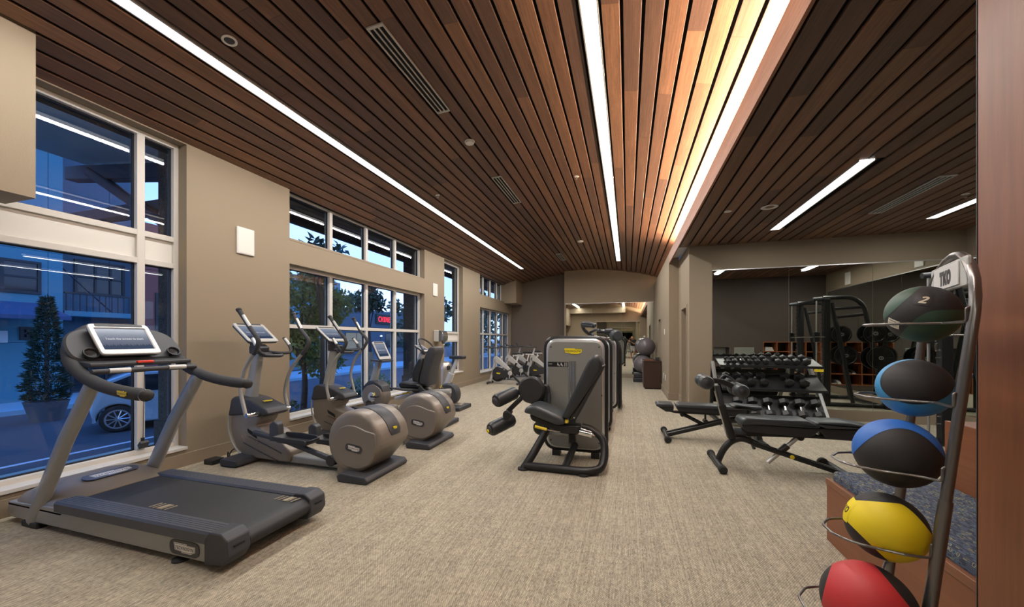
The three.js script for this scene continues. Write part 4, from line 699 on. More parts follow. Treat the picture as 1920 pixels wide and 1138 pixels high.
{
  at(-0.65, 4.6); const t = thing('leg_extension_machine', 'leg extension machine with black padded seat, yellow lever and grey weight tower', 'weight machine'); tower(t, 4.75);
  const D = 4.34, bm = M.blackMetal, tb = (pts, r, o) => tube(pts, r, { n: 14, ...o });
  mesh('floor_frame', [tb([P(-1.10, 0.045, D - 0.22), P(-0.42, 0.045, D - 0.22), P(-0.27, 0.06, D - 0.16), P(-0.235, 0.20, D - 0.06), P(-0.26, 0.36, D + 0.02), P(-0.40, 0.44, D + 0.05), P(-0.50, 0.46, D + 0.05)], 0.044, { bend: 0.14 })], bm, t);
  mesh('front_leg', [tb([P(-1.12, 0.0, D - 0.22), P(-1.04, 0.13, D - 0.17), P(-0.90, 0.40, D), P(-0.88, 0.54, D + 0.02)], 0.046, { bend: 0.1 })], bm, t);
  mesh('cross_frame', [tb([P(-0.66, 0.05, D - 0.20), P(-0.62, 0.16, D + 0.40)], 0.04)], bm, t);
  for (const x of [-1.12, -0.45]) mesh('rubber_foot', turned([[0, 0], [0.062, 0], [0.06, 0.02], [0.045, 0.025], [0, 0.025]], P(x, -0.0, D - 0.22), P(x, 1, D - 0.22)), M.rubber, t);
  mesh('seat', ex([[-1.13, 0.625], [-1.05, 0.61], [-0.74, 0.50], [-0.66, 0.52], [-0.655, 0.575], [-0.72, 0.615], [-0.95, 0.705], [-1.02, 0.715], [-1.10, 0.69]], D - 0.20, D + 0.20, { r: 0.04, bev: 0.035, seg: 5 }), M.vinylGrey, t);
  mesh('seat_carrier', [ex([[-1.08, 0.60], [-1.06, 0.53], [-0.72, 0.40], [-0.52, 0.40], [-0.50, 0.50], [-0.68, 0.50], [-0.76, 0.49]], D - 0.10, D + 0.06, { r: 0.03, bev: 0.015 })], bm, t);
  mesh('slide_rail', [sweep([P(-0.74, 0.485, D + 0.02), P(-0.26, 0.375, D + 0.02)], rrect(0.035, 0.05, 0.01, 2), { up: YD }), sweep([P(-0.74, 0.455, D - 0.06), P(-0.38, 0.395, D - 0.06)], rrect(0.02, 0.05, 0.006, 2), { up: YD })], M.chrome, t);
  mesh('backrest', ex([[-0.695, 0.60], [-0.645, 0.575], [-0.60, 0.60], [-0.26, 1.13], [-0.265, 1.24], [-0.33, 1.29], [-0.39, 1.255], [-0.44, 1.16]], D - 0.19, D + 0.19, { r: 0.06, bev: 0.035, seg: 6 }), M.vinyl, t);
  mesh('backrest_shell', ex([[-0.63, 0.555], [-0.55, 0.56], [-0.265, 1.10], [-0.235, 1.18], [-0.30, 1.16]], D - 0.155, D + 0.155, { r: 0.03, bev: 0.02 }), M.blackPlastic, t);
  for (const [x, y] of [[-0.29, 1.13], [-0.56, 0.60]]) mesh('bolt', drum(P(x, y, D - 0.157), ZD, 0.010, 0.01, 0.003, 10), M.chrome, t);
  mesh('adjust_knob', turned([[0.012, 0], [0.024, 0.006], [0.026, 0.03], [0.02, 0.04], [0, 0.042]], P(-0.645, 0.545, D - 0.12), P(-0.645, 0.60, D - 0.30), 14), M.yellow, t);
  mesh('lever', [rod(P(-0.86, 0.455, D - 0.18), P(-0.72, 0.425, D - 0.12), 0.007)], M.chrome, t); mesh('lever_grip', rod(P(-0.99, 0.485, D - 0.20), P(-0.86, 0.455, D - 0.18), 0.016), M.yellow, t);
  // cam disc and lever arm with its rollers
  mesh('cam_disc', [drum(P(-1.13, 0.835, 4.56), ZD, 0.165, 0.10, 0.02, 36), ex([[-1.30, 0.83], [-1.20, 0.66], [-0.98, 0.62], [-0.90, 0.70], [-0.93, 0.90], [-1.10, 0.90]], 4.60, 4.68, { r: 0.06, bev: 0.012 })], M.blackPlastic, t);
  mesh('pivot_shaft', rod(P(-1.13, 0.835, 4.58), P(-1.13, 0.835, 4.70), 0.03), bm, t); mesh('counterweight', drum(P(-1.0, 0.40, 4.46), ZD, 0.085, 0.06, 0.015), M.blackPlastic, t);
  mesh('lever_arm', [tb([P(-1.24, 0.74, 4.48), P(-1.41, 0.57, 4.46)], 0.03), rod(P(-1.40, 0.56, 4.53), P(-1.40, 0.56, 4.36), 0.036, 14), ex([[-1.42, 0.58], [-1.35, 0.60], [-1.30, 0.55], [-1.35, 0.50], [-1.42, 0.53]], 4.30, 4.33, { r: 0.01, bev: 0.004 })], bm, t);
  const roller = (a, b, cap) => { const dir = b.clone().sub(a).normalize(), L = a.distanceTo(b), r = mesh('roller_pad', turned([[0.0, 0.0], [0.040, 0.0], [0.072, 0.010], [0.084, 0.035], [0.084, L - 0.035], [0.072, L - 0.008], [0.0, L]], a, b, 24), M.vinyl, t); mesh('roller_cap', turned([[0.05, 0], [0.05, -0.008], [0.035, -0.022], [0, -0.024]].reverse(), a, b, 18), M.graphite, r); if (cap) mesh('end_button', turned([[0.022, -0.02], [0.02, -0.036], [0, -0.038]].reverse(), a, b, 14), M.yellow, r); return r; };
  roller(P(-1.51, 0.715, 4.29), P(-1.345, 0.795, 4.58), false); roller(P(-1.57, 0.375, 4.26), P(-1.37, 0.465, 4.55), true);
  mesh('hand_grip', tube([P(-0.92, 0.62, D + 0.22), P(-0.92, 0.80, D + 0.24)], 0.018), M.graphiteSoft, t);
  at(0, 0);
}
{
  at(-0.65, 6.2); const t = thing('chest_press_machine', 'second weight machine, its black frame and raised arms showing above the nearest grey tower', 'weight machine'); tower(t, 6.05, 0);
  const D = 6.7, bm = M.blackMetal;
  mesh('floor_frame', [tube([P(-0.95, 0.05, 6.2), P(-0.95, 0.05, 7.2), P(-0.30, 0.05, 7.2), P(-0.30, 0.05, 6.2)], 0.042, { bend: 0.14 })], bm, t);
  mesh('mast', tube([P(-0.62, 0.06, 7.18), P(-0.60, 0.9, 7.1), P(-0.60, 1.55, 6.75)], 0.042, { bend: 0.2 }), bm, t);
  mesh('press_arm', [tube([P(-0.60, 1.52, 6.75), P(-0.72, 1.62, 6.6), P(-0.74, 1.73, 6.5), P(-0.60, 1.72, 6.35), P(-0.50, 1.68, 6.3)], 0.03, { bend: 0.06 }), tube([P(-0.62, 1.58, 6.7), P(-0.50, 1.62, 6.5), P(-0.44, 1.60, 6.35)], 0.022, { bend: 0.05 })], M.graphite, t);
  mesh('hand_grip', [rod(P(-0.72, 1.69, 6.48), P(-0.53, 1.67, 6.30), 0.03)], M.vinyl, t);
  mesh('seat', bx(-0.78, -0.42, 0.48, 0.56, 6.4, 6.8, 0.03), M.vinyl, t); mesh('backrest', exX([[6.78, 0.62], [6.86, 0.60], [7.0, 1.2], [6.92, 1.25]], -0.76, -0.44, { r: 0.03, bev: 0.02 }), M.vinyl, t);
  mesh('seat_post', rod(P(-0.6, 0.05, 6.65), P(-0.6, 0.5, 6.62), 0.035), bm, t); at(0, 0);
}
{
  at(-0.5, 8.2); const t = thing('pulldown_machine', 'third weight machine with a tall black tube frame and a round padded roller on top', 'weight machine'); tower(t, 7.9, 0.05);
  const bm = M.blackMetal;
  mesh('tube_frame', [tube([P(-0.16, 0.06, 9.0), P(-0.16, 0.06, 8.18), P(-0.16, 1.36, 8.16), P(-0.42, 1.62, 8.16), P(-0.62, 1.62, 8.16)], 0.045, { bend: 0.16 }), rod(P(-0.18, 0.36, 8.17), P(-0.21, 0.36, 7.99), 0.03), rod(P(-0.18, 0.98, 8.17), P(-0.21, 0.98, 7.99), 0.03)], bm, t);
  mesh('roller_pad', drum(P(-0.21, 1.53, 7.35), new THREE.Vector3(0.35, 0, 0.94).normalize(), 0.105, 0.20, 0.03), M.vinylGrey, t); mesh('roller_arm', [tube([P(-0.21, 1.53, 7.42), P(-0.26, 1.46, 7.7), P(-0.36, 1.50, 8.1)], 0.028, { bend: 0.06 }), bx(-0.42, -0.26, 1.58, 1.66, 7.4, 7.8, 0.03)], M.graphite, t);
  mesh('seat', bx(-0.70, -0.34, 0.50, 0.58, 8.3, 8.7, 0.03), M.vinyl, t); mesh('seat_post', rod(P(-0.52, 0.0, 8.5), P(-0.52, 0.5, 8.5), 0.04), bm, t); at(0, 0);
}

M.hexHead = std(lin(0.012, 0.012, 0.013), 0.42); M.cherryBright = std(lin(0.36, 0.115, 0.04), 0.45, 0, { map: cherryTex }); M.mirror2 = std(lin(0.62, 0.63, 0.58), 0.25, 0.7); M.rubberBall = std(lin(0.018, 0.017, 0.018), 0.6, 0, { bumpMap: foamBump, bumpScale: 0.0004 }); M.plateBlack = std(lin(0.012, 0.012, 0.012), 0.3, 0.3);
// where each ball is coloured: v.x across, v.y up, as one stands before the rack; positive is coloured
const SEAMS = {
  green: (v) => Math.max(-0.776 * v.x + 0.63 * v.y - 0.625, 0.13 - 0.95 * Math.max(0, 0.4 - v.x) ** 2 - v.y),
  sky: (v) => Math.hypot((v.x - 0.05) / 0.88, (v.y - 0.21) / 0.77) - 1,
  blue: (v) => v.y - (0.70 - 0.9 * (v.x - 0.03) ** 2),
  yellow: (v) => Math.min(0.67 - 1.15 * Math.max(0, v.x - 0.2) ** 1.4 - v.y, v.y + 0.78 + 0.94 * v.x),
  red: (v) => Math.min(v.x + 0.83, 0.75 - v.x - 0.88 * v.y),
};

// ───────── cherry panel, upholstered bench, cubbies ─────────
{
  at(1.9, 1.1); let t = thing('wood_cabinet', 'tall cherry wood panelled cabinet filling the right edge of the photo', 'cabinet');
  mesh('side_panel', boxUV(bx(1.352, 2.44, 0.0, 3.28, 0.2, 2.02, 0.003), 'y'), M.cherry, t); mesh('edge_strip', bx(1.350, 1.356, 0.0, 3.28, 2.02, 2.024, 0.001), M.graphite, t);
  at(1.7, 2.7); t = thing('window_bench', 'cherry wood bench with a navy patterned cushion behind the ball rack', 'bench');
  mesh('base', boxUV(bx(1.385, 2.02, 0, 0.42, 2.04, 3.32, 0.003), 'z'), M.cherry, t); mesh('front_edge', boxUV(bx(1.38, 1.41, 0.40, 0.445, 2.04, 3.325, 0.003)), M.cherryEdge, t);
  mesh('cushion', boxUV(bx(1.41, 2.0, 0.42, 0.51, 2.045, 3.31, 0.03)), M.navy, t);
  mesh('back_panel', boxUV(bx(1.99, 2.40, 0.0, 0.92, 2.04, 3.22, 0.003), 'z'), M.cherry, t);
  // partition between the bench and the alcove, with the wet bar niche and cubby recess on its far side
  at(0, 0);
  const q = (x0, x1, y0, y1, d0, d1) => bx(x0, x1, y0, y1, d0, d1, 0);
  struct('wall_partition', [q(2.44, XA, 0, 3.3, 2.04, 3.15), q(2.44, 2.52, 0, 3.3, 3.15, 3.6), q(2.52, XA, 1.38, 3.3, 3.15, 3.6), q(2.95, 3.85, 0, 1.38, 3.15, 3.6), q(2.52, 2.95, 0, 0.80, 3.15, 3.6), q(2.52, 2.95, 1.22, 1.38, 3.15, 3.6), q(3.85, XA, 0, 0.18, 3.15, 3.6), q(5.28, XA, 0.18, 1.38, 3.15, 3.6)], M.darkPaint);
  at(4.56, 3.4, 0.18); t = thing('cubby_shelf', 'cherry wood cubby shelf of sixteen boxes, seen in the alcove mirror', 'shelf'); const xs = [3.85, 4.20, 4.55, 4.92, 5.28], ys = [0.18, 0.48, 0.79, 1.10, 1.38];
  mesh('back', bx(3.86, 5.27, 0.19, 1.37, 3.16, 3.17, 0), M.espresso, t);
  for (const x of xs) mesh('upright', boxUV(bx(x - 0.010, x + 0.010, 0.18, 1.38, 3.17, 3.61, 0.001)), M.cherryBright, t);
  for (const y of ys) for (let i = 0; i < 4; i++) mesh('shelf', boxUV(bx(xs[i] + 0.010, xs[i + 1] - 0.010, y - 0.010, y + 0.010, 3.17, 3.605, 0.001)), M.cherryBright, t);
  const towel = (x, d, y, w, label) => { at(x, d, y); const k = thing('towel', label, 'towel'); for (let i = 0; i < 3; i++) mesh('fold', bx(x - w / 2 + i * 0.012, x + w / 2 - i * 0.01, y + i * 0.04, y + 0.038 + i * 0.04, d - 0.12, d + 0.12 - i * 0.02, 0.017), M.paper, k); at(0, 0); };
  towel(4.02, 3.42, 1.112, 0.24, 'folded white towel in the top left cubby in the mirror');
  const shoe = (x, d, y, label, m) => { at(x, d, y); const k = thing('shoe', label, 'shoe'); mesh('upper', exX([[d - 0.13, y + 0.02], [d + 0.13, y + 0.02], [d + 0.135, y + 0.055], [d + 0.05, y + 0.085], [d - 0.03, y + 0.12], [d - 0.125, y + 0.115]], x - 0.042, x + 0.042, { r: 0.03, bev: 0.02 }), m, k); mesh('sole', exX([[d - 0.135, y], [d + 0.14, y], [d + 0.14, y + 0.025], [d - 0.135, y + 0.03]], x - 0.045, x + 0.045, { r: 0.012, bev: 0.008 }), M.white, k); at(0, 0); };
  shoe(5.05, 3.44, 0.192, 'white and dark trainer in the bottom right cubby in the mirror', M.paper); shoe(5.17, 3.42, 0.192, 'second trainer beside it in the bottom right cubby in the mirror, dark', M.blackPlastic);
  shoe(4.72, 3.44, 0.492, 'dark shoe in the second row of cubbies in the mirror', M.blackPlastic);
  at(2.73, 3.4, 0.8); t = thing('wet_bar', 'small sink counter with tap in a wall niche, seen in the alcove mirror', 'sink');
  mesh('counter', bx(2.525, 2.945, 0.80, 0.83, 3.16, 3.62, 0.004), M.white, t); mesh('niche_back', bx(2.525, 2.945, 0.83, 1.215, 3.155, 3.165, 0), M.vent, t); mesh('tap', tube([P(2.70, 0.83, 3.25), P(2.70, 0.99, 3.25), P(2.70, 1.03, 3.32), P(2.70, 0.97, 3.38)], 0.009, { bend: 0.05 }), M.chrome, t); mesh('towel_dispenser', bx(2.58, 2.88, 1.10, 1.20, 3.165, 3.26, 0.01), M.steel, t);
  at(3.34, 3.61, 1.03); t = thing('wall_panel', 'pale glossy rectangular wall panel left of the cubbies, seen in the alcove mirror', 'panel'); mesh('frame', bx(3.08, 3.60, 0.84, 1.22, 3.60, 3.612, 0.003), M.alu, t); mesh('face', bx(3.09, 3.59, 0.85, 1.21, 3.610, 3.616, 0.001), M.mirror2, t); at(0, 0);
}
// ───────── medicine balls on their rack ─────────
{
  const R0 = [1.04, 1.57], L0 = [1.2, 2.05], sep = [0.316, 0.949], nr = [-0.949, 0.316], kk = 0.1;
  const leg = (B, y) => P(B[0] + nr[0] * kk * (1.51 - y), y, B[1] + nr[1] * kk * (1.51 - y)), V = (a, b) => new THREE.Vector3(nr[0] * a + sep[0] * b, 0, -(nr[1] * a + sep[1] * b));
  const balls = [ // centre, lean and stretch of its panel, radius
    [[1.049, 1.545, 1.802], -0.062, 1.470, 0.104, 'topmost medicine ball on the rack, dark green and black with the number 2', 'green'], [[1.019, 1.272, 1.793], 0.118, 1.458, 0.106, 'second medicine ball from the top, light blue rim round a black side', 'sky'], [[0.942, 1.035, 1.749], 0.286, 1.450, 0.122, 'third medicine ball from the top, royal blue and black', 'blue'],
    [[0.892, 0.776, 1.713], 0.463, 1.482, 0.116, 'yellow and black medicine ball, fourth on the rack', 'yellow'], [[0.807, 0.522, 1.645], 0.638, 1.533, 0.135, 'red and black medicine ball at the bottom of the rack', 'red'] ];
  for (const b of balls) b.c = b[0];
  at(1.05, 1.8); const t = thing('ball_rack', 'grey steel tube rack holding five medicine balls one above the other', 'rack');
  const top = []; for (let i = 0; i <= 12; i++) { const a = Math.PI * i / 12, m = leg(R0, 1.53).lerp(leg(L0, 1.53), 0.5); m.addScaledVector(V(0, 1), -Math.cos(a) * 0.253); m.y += Math.sin(a) * 0.225; m.addScaledVector(V(1, 0), -Math.sin(a) * 0.02); top.push(m); }
  mesh('frame_tube', tube([leg(R0, 0.72), leg(R0, 1.4), ...top, leg(L0, 1.4), leg(L0, 0.72)], 0.0145, { n: 14, crease: 1.2 }), M.rackSteel, t);
  for (const B of [R0, L0]) mesh('lower_tube', tube([leg(B, 0.93), leg(B, 0.12), leg(B, 0.03).add(V(0.08, 0)), leg(B, 0.02).add(V(0.32, 0))], 0.0175, { n: 14, bend: 0.08 }), M.rackSteel, t);
  mesh('rear_strut', [tube([leg(R0, 0.10).add(V(0, 0.02)), leg(R0, 0.02).add(V(-0.18, 0.04))], 0.016), tube([leg(L0, 0.10), leg(L0, 0.02).add(V(-0.18, 0))], 0.016), tube([leg(R0, 0.10), leg(L0, 0.10)], 0.016)], M.rackSteel, t);
  const sg = leg(R0, 1.68).lerp(leg(L0, 1.68), 0.5), sr = V(0, -1), rightOf = sr.clone();
  mesh('sign_plate', onPlane(clean(slab(0.37, 0.10, 0.012, 0.01)), sg.clone(), V(0, -1), YD), M.vent, t); mesh('sticker', onPlane(plate(0.25, 0.08), sg.clone().add(V(0.013, 0.0)), V(0, -1), YD), std(hex('#ffffff'), 0.4, 0, { map: print(256, 80, (g, w, h) => { g.fillStyle = '#d9d8d6'; g.fillRect(0, 0, w, h); g.fillStyle = '#3b3b3d'; g.strokeStyle = '#3b3b3d'; g.lineWidth = 9; g.font = 'bold 62px sans-serif'; g.textAlign = 'center'; g.textBaseline = 'middle'; g.strokeText('TKO', 128, 43, 190); word(g, 'TKO', 128, 43, 62, 190); }) }), t);
  for (const b of balls) {
    const [x, y, d] = b.c, R = b[3], yy = y - R * 0.36, w = R * 0.935 + 0.006, C = P(x, yy, d), a = leg(R0, yy), e = leg(L0, yy), A = C.clone().add(V(-0.03, -w)), Z = C.clone().add(V(-0.03, w));
    const up = (p) => p.clone().add(new THREE.Vector3(0, 0.045, 0));
    mesh('ball_holder', tube([up(a), up(a).add(V(0.014, -0.004)), a.clone().add(V(0.014, -0.004)), A, C.clone().add(V(R * 0.55, -w)), ...[0.15, 0.3, 0.5, 0.7, 0.85].map((q) => C.clone().add(V(R * 0.55 + Math.sin(q * Math.PI) * (R * 0.45 + 0.06), -w * Math.cos(q * Math.PI)))), C.clone().add(V(R * 0.55, w)), Z, e.clone().add(V(0.014, 0.004)), up(e).add(V(0.014, 0.004)), up(e)], 0.0046, { n: 8, bend: 0.012 }), M.rackSteel, t);
  }
  at(0, 0);
  const inks = { green: [0.030, 0.075, 0.050], sky: [0.045, 0.26, 0.52], blue: [0.020, 0.13, 0.48], yellow: [0.78, 0.60, 0.01], red: [0.48, 0.028, 0.032] };
  // baseball-like division of each ball into a coloured and a black panel; the seam stands a little proud
  for (const b of balls) {
    const [x, y, d] = b.c, R = b[3]; at(x, d, y); const k = thing('medicine_ball', b[4], 'medicine ball', 'medicine balls on the rack');
    const base = mesh('black_panel', turned(Array.from({ length: 33 }, (_, i) => [Math.sin(i / 32 * Math.PI) * R * 0.994, -Math.cos(i / 32 * Math.PI) * R * 0.994]), P(x, y, d), P(x, y + 1, d), 48), M.rubberBall, k);
    // coloured panel: the part of a fine sphere where the seam function is positive, cut along the seam
    const N = 40, pos = [], f = SEAMS[b[5]], nv = new THREE.Vector3(-x, 1.45 - y, d).normalize(), rv = new THREE.Vector3().crossVectors(YD, nv).normalize(), uv = new THREE.Vector3().crossVectors(nv, rv);
    const dirAt = (i, j) => { const th = i / N * Math.PI, ph = j / (2 * N) * 2 * Math.PI; return new THREE.Vector3(Math.sin(th) * Math.cos(ph), Math.cos(th), Math.sin(th) * Math.sin(ph)); }, ph0 = b[1], k0 = b[2], c0 = Math.cos(ph0), s0 = Math.sin(ph0), wx = Math.hypot(k0 * c0, s0), wy = Math.hypot(k0 * s0, c0),
      val = (v) => { const x1 = v.dot(rv), y1 = v.dot(uv), p1 = x1 * c0 - y1 * s0, q1 = x1 * s0 + y1 * c0; return f({ x: (k0 * p1 * c0 + q1 * s0) / wx, y: (-k0 * p1 * s0 + q1 * c0) / wy }); };
    const clip = (tri) => { const w = tri.map(val), out = []; for (let i = 0; i < 3; i++) { const A = tri[i], B = tri[(i + 1) % 3], va = w[i], vb = w[(i + 1) % 3]; if (va > 0) out.push(A); if ((va > 0) !== (vb > 0)) { let lo = 0, hi = 1; for (let q = 0; q < 8; q++) { const m = (lo + hi) / 2; (val(A.clone().lerp(B, m).normalize()) > 0) === (va > 0) ? lo = m : hi = m; } out.push(A.clone().lerp(B, (lo + hi) / 2).normalize()); } }
      for (let i = 1; i + 1 < out.length; i++) for (const v of [out[0], out[i], out[i + 1]]) pos.push(v.x * R, v.y * R, v.z * R); };
    for (let i = 0; i < N; i++) for (let j = 0; j < 2 * N; j++) { const A = dirAt(i, j), B = dirAt(i + 1, j), C = dirAt(i + 1, j + 1), D = dirAt(i, j + 1); clip([A, C, B]); clip([A, D, C]); }
    const g = new THREE.BufferGeometry(); g.setAttribute('position', new THREE.Float32BufferAttribute(pos, 3));
    const nn = new Float32Array(pos.length); for (let i = 0; i < pos.length; i++) nn[i] = pos[i] / R; g.setAttribute('normal', new THREE.BufferAttribute(nn, 3));
    const dv = (a, c) => { const n2 = Math.sqrt(Math.max(0, 1 - a * a - c * c)); return rv.clone().multiplyScalar(a).addScaledVector(uv, c).addScaledVector(nv, n2).toArray(); };
    mesh('coloured_panel', g, std(lin(...inks[b[5]]), 0.55), k);
    // marks: a curved patch that follows the ball
    const patch = (name, w, h, dir, roll, mat) => { const pg = new THREE.PlaneGeometry(w, h, 8, 8), pp = pg.attributes.position, n = new THREE.Vector3(...dir).normalize(), r = new THREE.Vector3().crossVectors(YD, n).normalize(), u = new THREE.Vector3().crossVectors(n, r); const cr = Math.cos(roll), sn = Math.sin(roll);
      for (let i = 0; i < pp.count; i++) { const X = pp.getX(i) * cr - pp.getY(i) * sn, Y = pp.getX(i) * sn + pp.getY(i) * cr, v = n.clone().multiplyScalar(R).addScaledVector(r, X).addScaledVector(u, Y).normalize().multiplyScalar(R * 1.004); pp.setXYZ(i, v.x, v.y, v.z); } pg.computeVertexNormals(); mesh(name, pg, mat, k); };
    const ink = (bg, fg, s, size) => std(hex('#ffffff'), 0.5, 0, { map: print(128, 128, (g2, w, h) => { g2.fillStyle = bg; g2.fillRect(0, 0, w, h); g2.fillStyle = fg; word(g2, s, 64, 66, size, 118, 'italic 900 ' + size + 'px sans-serif'); }) });
    if (b[5] === 'green') { patch('number', 0.045, 0.045, dv(0.02, 0.50), -0.25, ink('#1d1b1c', '#cfc6b0', '2', 110));
      patch('sticker', 0.045, 0.034, dv(-0.72, -0.30), -0.5, std(hex('#ffffff'), 0.5, 0, { map: print(96, 72, (g2) => { g2.fillStyle = '#d8d2c2'; g2.fillRect(0, 0, 96, 72); g2.fillStyle = '#77736a'; for (let i = 0; i < 14; i++) g2.fillRect(10 + i * 5.5, 30, (i * 7) % 3 + 1, 30); g2.fillRect(10, 10, 60, 8); }) })); }
    if (b[5] === 'yellow') patch('word', 0.10, 0.10, dv(-0.93, 0.30), 0.05, std(hex('#ffffff'), 0.5, 0, { map: print(128, 128, (g2, w, h) => { g2.fillStyle = '#e4cd0e'; g2.fillRect(0, 0, w, h); g2.fillStyle = '#17160f'; word(g2, 'TKO', 64, 66, 46, 118, 'italic 900 46px sans-serif'); }) }));
    if (b[5] === 'sky') patch('word', 0.03, 0.05, dv(-0.93, -0.22), 0.1, std(hex('#ffffff'), 0.5, 0, { map: print(64, 96, (g2, w, h) => { g2.fillStyle = '#3f8fc4'; g2.fillRect(0, 0, w, h); g2.fillStyle = '#173047'; g2.save(); g2.translate(32, 48); g2.rotate(-1.5708); word(g2, 'TKO', 0, 0, 34, 90, 'italic 900 34px sans-serif'); g2.restore(); }) }));
    at(0, 0);
  }
}
// ───────── benches ─────────
{
  const D = 4.92; at(1.6, D); const t = thing('weight_bench', 'nearer black adjustable bench with foam leg rollers on an upright, before the dumbbells', 'bench'), bm = M.blackMetal, sp = (pts, a = 0.055, b = 0.045) => sweep(pts, rrect(b, a, 0.014, 2), { up: ZD, bend: 0.1 });
  mesh('front_foot', rod(P(0.985, 0.045, D - 0.30), P(0.985, 0.045, D + 0.30), 0.034, 14), bm, t); for (const s of [-1, 1]) mesh('foot_cap', drum(P(0.985, 0.045, D + s * 0.31), ZD, 0.044, 0.06, 0.012), M.rubber, t);
  mesh('arched_leg', tube(spline([P(1.0, 0.05, D), P(1.06, 0.19, D), P(1.14, 0.285, D), P(1.24, 0.325, D), P(1.40, 0.275, D)], 20), 0.036, { n: 14 }), bm, t);
  for (const s of [-1, 1]) mesh('beam', sweep([P(1.34, 0.285, D + s * 0.045), P(2.18, 0.03, D + s * 0.045)], rrect(0.05, 0.028, 0.01, 2), { up: ZD }), bm, t);
  mesh('rear_foot', rod(P(2.18, 0.04, D - 0.24), P(2.18, 0.04, D + 0.28), 0.034, 14), bm, t); for (const s of [-1, 1]) mesh('wheel', drum(P(2.12, 0.055, D + s * 0.26), ZD, 0.055, 0.04, 0.01), M.rubber, t);
  mesh('seat_pad', ex([[1.20, 0.50], [1.215, 0.56], [1.25, 0.585], [1.84, 0.588], [1.955, 0.535], [1.93, 0.51], [1.40, 0.515]], D - 0.14, D + 0.15, { r: 0.02, bev: 0.02 }), M.vinylGrey, t); mesh('pad_shell', ex([[1.21, 0.515], [1.25, 0.43], [1.84, 0.405], [1.90, 0.44], [1.955, 0.51]], D - 0.125, D + 0.135, { r: 0.02, bev: 0.008 }), M.blackPlastic, t);
  mesh('back_pad', ex([[1.90, 0.555], [1.92, 0.585], [2.20, 0.59], [2.40, 0.56], [2.41, 0.53], [2.0, 0.51]], D - 0.14, D + 0.15, { r: 0.02, bev: 0.02 }), M.vinylGrey, t); mesh('pad_shell', ex([[1.93, 0.51], [2.01, 0.405], [2.26, 0.40], [2.40, 0.52]], D - 0.125, D + 0.135, { r: 0.02, bev: 0.008 }), M.blackPlastic, t);
  mesh('pad_frame', [ex([[1.17, 0.42], [1.17, 0.36], [1.85, 0.385], [2.25, 0.385], [2.25, 0.41], [1.85, 0.42]], D - 0.04, D + 0.04, { bev: 0.005 })], bm, t);
  mesh('strut', rod(P(1.80, 0.395, D), P(1.50, 0.075, D), 0.024, 14), M.steel, t); mesh('strut_sleeve', [rod(P(1.69, 0.28, D), P(1.61, 0.195, D), 0.036, 14), drum(P(1.80, 0.385, D), ZD, 0.034, 0.11)], bm, t); mesh('pull_knob', turned([[0.01, 0], [0.02, 0.004], [0.022, 0.02], [0, 0.024]], P(1.71, 0.175, D - 0.06), P(1.71, 0.165, D - 0.2), 16), M.yellow, t);
  mesh('upright', sp([P(1.135, 0.33, D - 0.02), P(1.03, 0.70, D - 0.02)], 0.12, 0.075), bm, t); mesh('inner_post', sp([P(1.06, 0.60, D - 0.02), P(0.985, 0.92, D - 0.02)], 0.07, 0.05), M.graphite, t); mesh('link_bar', rod(P(0.96, 0.86, D - 0.05), P(1.07, 0.40, D - 0.05), 0.011), M.steel, t);
  mesh('pull_knob', turned([[0.01, 0], [0.022, 0.004], [0.024, 0.02], [0, 0.024]], P(1.07, 0.575, D - 0.055), P(1.07, 0.575, D - 0.2), 16), M.yellow, t); mesh('hinge_tube', rod(P(1.12, 0.40, D), P(1.28, 0.40, D), 0.045, 14), M.graphite, t);
  mesh('roller_arm', sweep(spline([P(0.86, 0.95, D), P(0.95, 0.975, D), P(1.06, 0.96, D), P(1.20, 0.885, D)], 14), rrect(0.06, 0.035, 0.012, 2), { up: ZD }), bm, t);
  for (const [x, y] of [[0.855, 0.965], [1.205, 0.88]]) for (const s of [-1, 1]) { const a = P(x, y, D + s * 0.20), b = P(x, y, D + s * 0.035), L = 0.165, r = mesh('roller_pad', turned([[0, 0], [0.03, 0], [0.066, 0.012], [0.078, 0.04], [0.078, L - 0.035], [0.062, L], [0, L]], a, b, 20), M.vinylGrey, t); mesh('roller_cap', turned([[0.034, 0.004], [0.034, -0.006], [0.02, -0.014], [0, -0.015]].reverse(), a, b, 16), M.blackPlastic, r); }
  mesh('arm_handle', tube(spline([P(1.02, 0.96, D + 0.1), P(1.10, 1.03, D + 0.12), P(1.24, 0.93, D + 0.12)], 12), 0.011), M.graphite, t);
  mesh('small_pad', ex([[1.18, 0.66], [1.24, 0.685], [1.38, 0.67], [1.50, 0.67], [1.51, 0.63], [1.44, 0.605], [1.34, 0.625], [1.22, 0.62]], D + 0.17, D + 0.37, { r: 0.025, bev: 0.025 }), M.vinylGrey, t); mesh('small_pad_post', tube([P(1.38, 0.62, D + 0.27), P(1.36, 0.45, D + 0.25), P(1.30, 0.40, D + 0.05)], 0.018, { bend: 0.06 }), bm, t);
  mesh('side_loop', tube(spline([P(1.33, 0.42, D + 0.1), P(1.40, 0.34, D + 0.1), P(1.42, 0.40, D + 0.1)], 10), 0.008, { n: 6 }), bm, t); mesh('stabiliser', rod(P(1.32, 0.39, D + 0.08), P(1.45, 0.15, D + 0.30), 0.02), bm, t); at(0, 0);
}
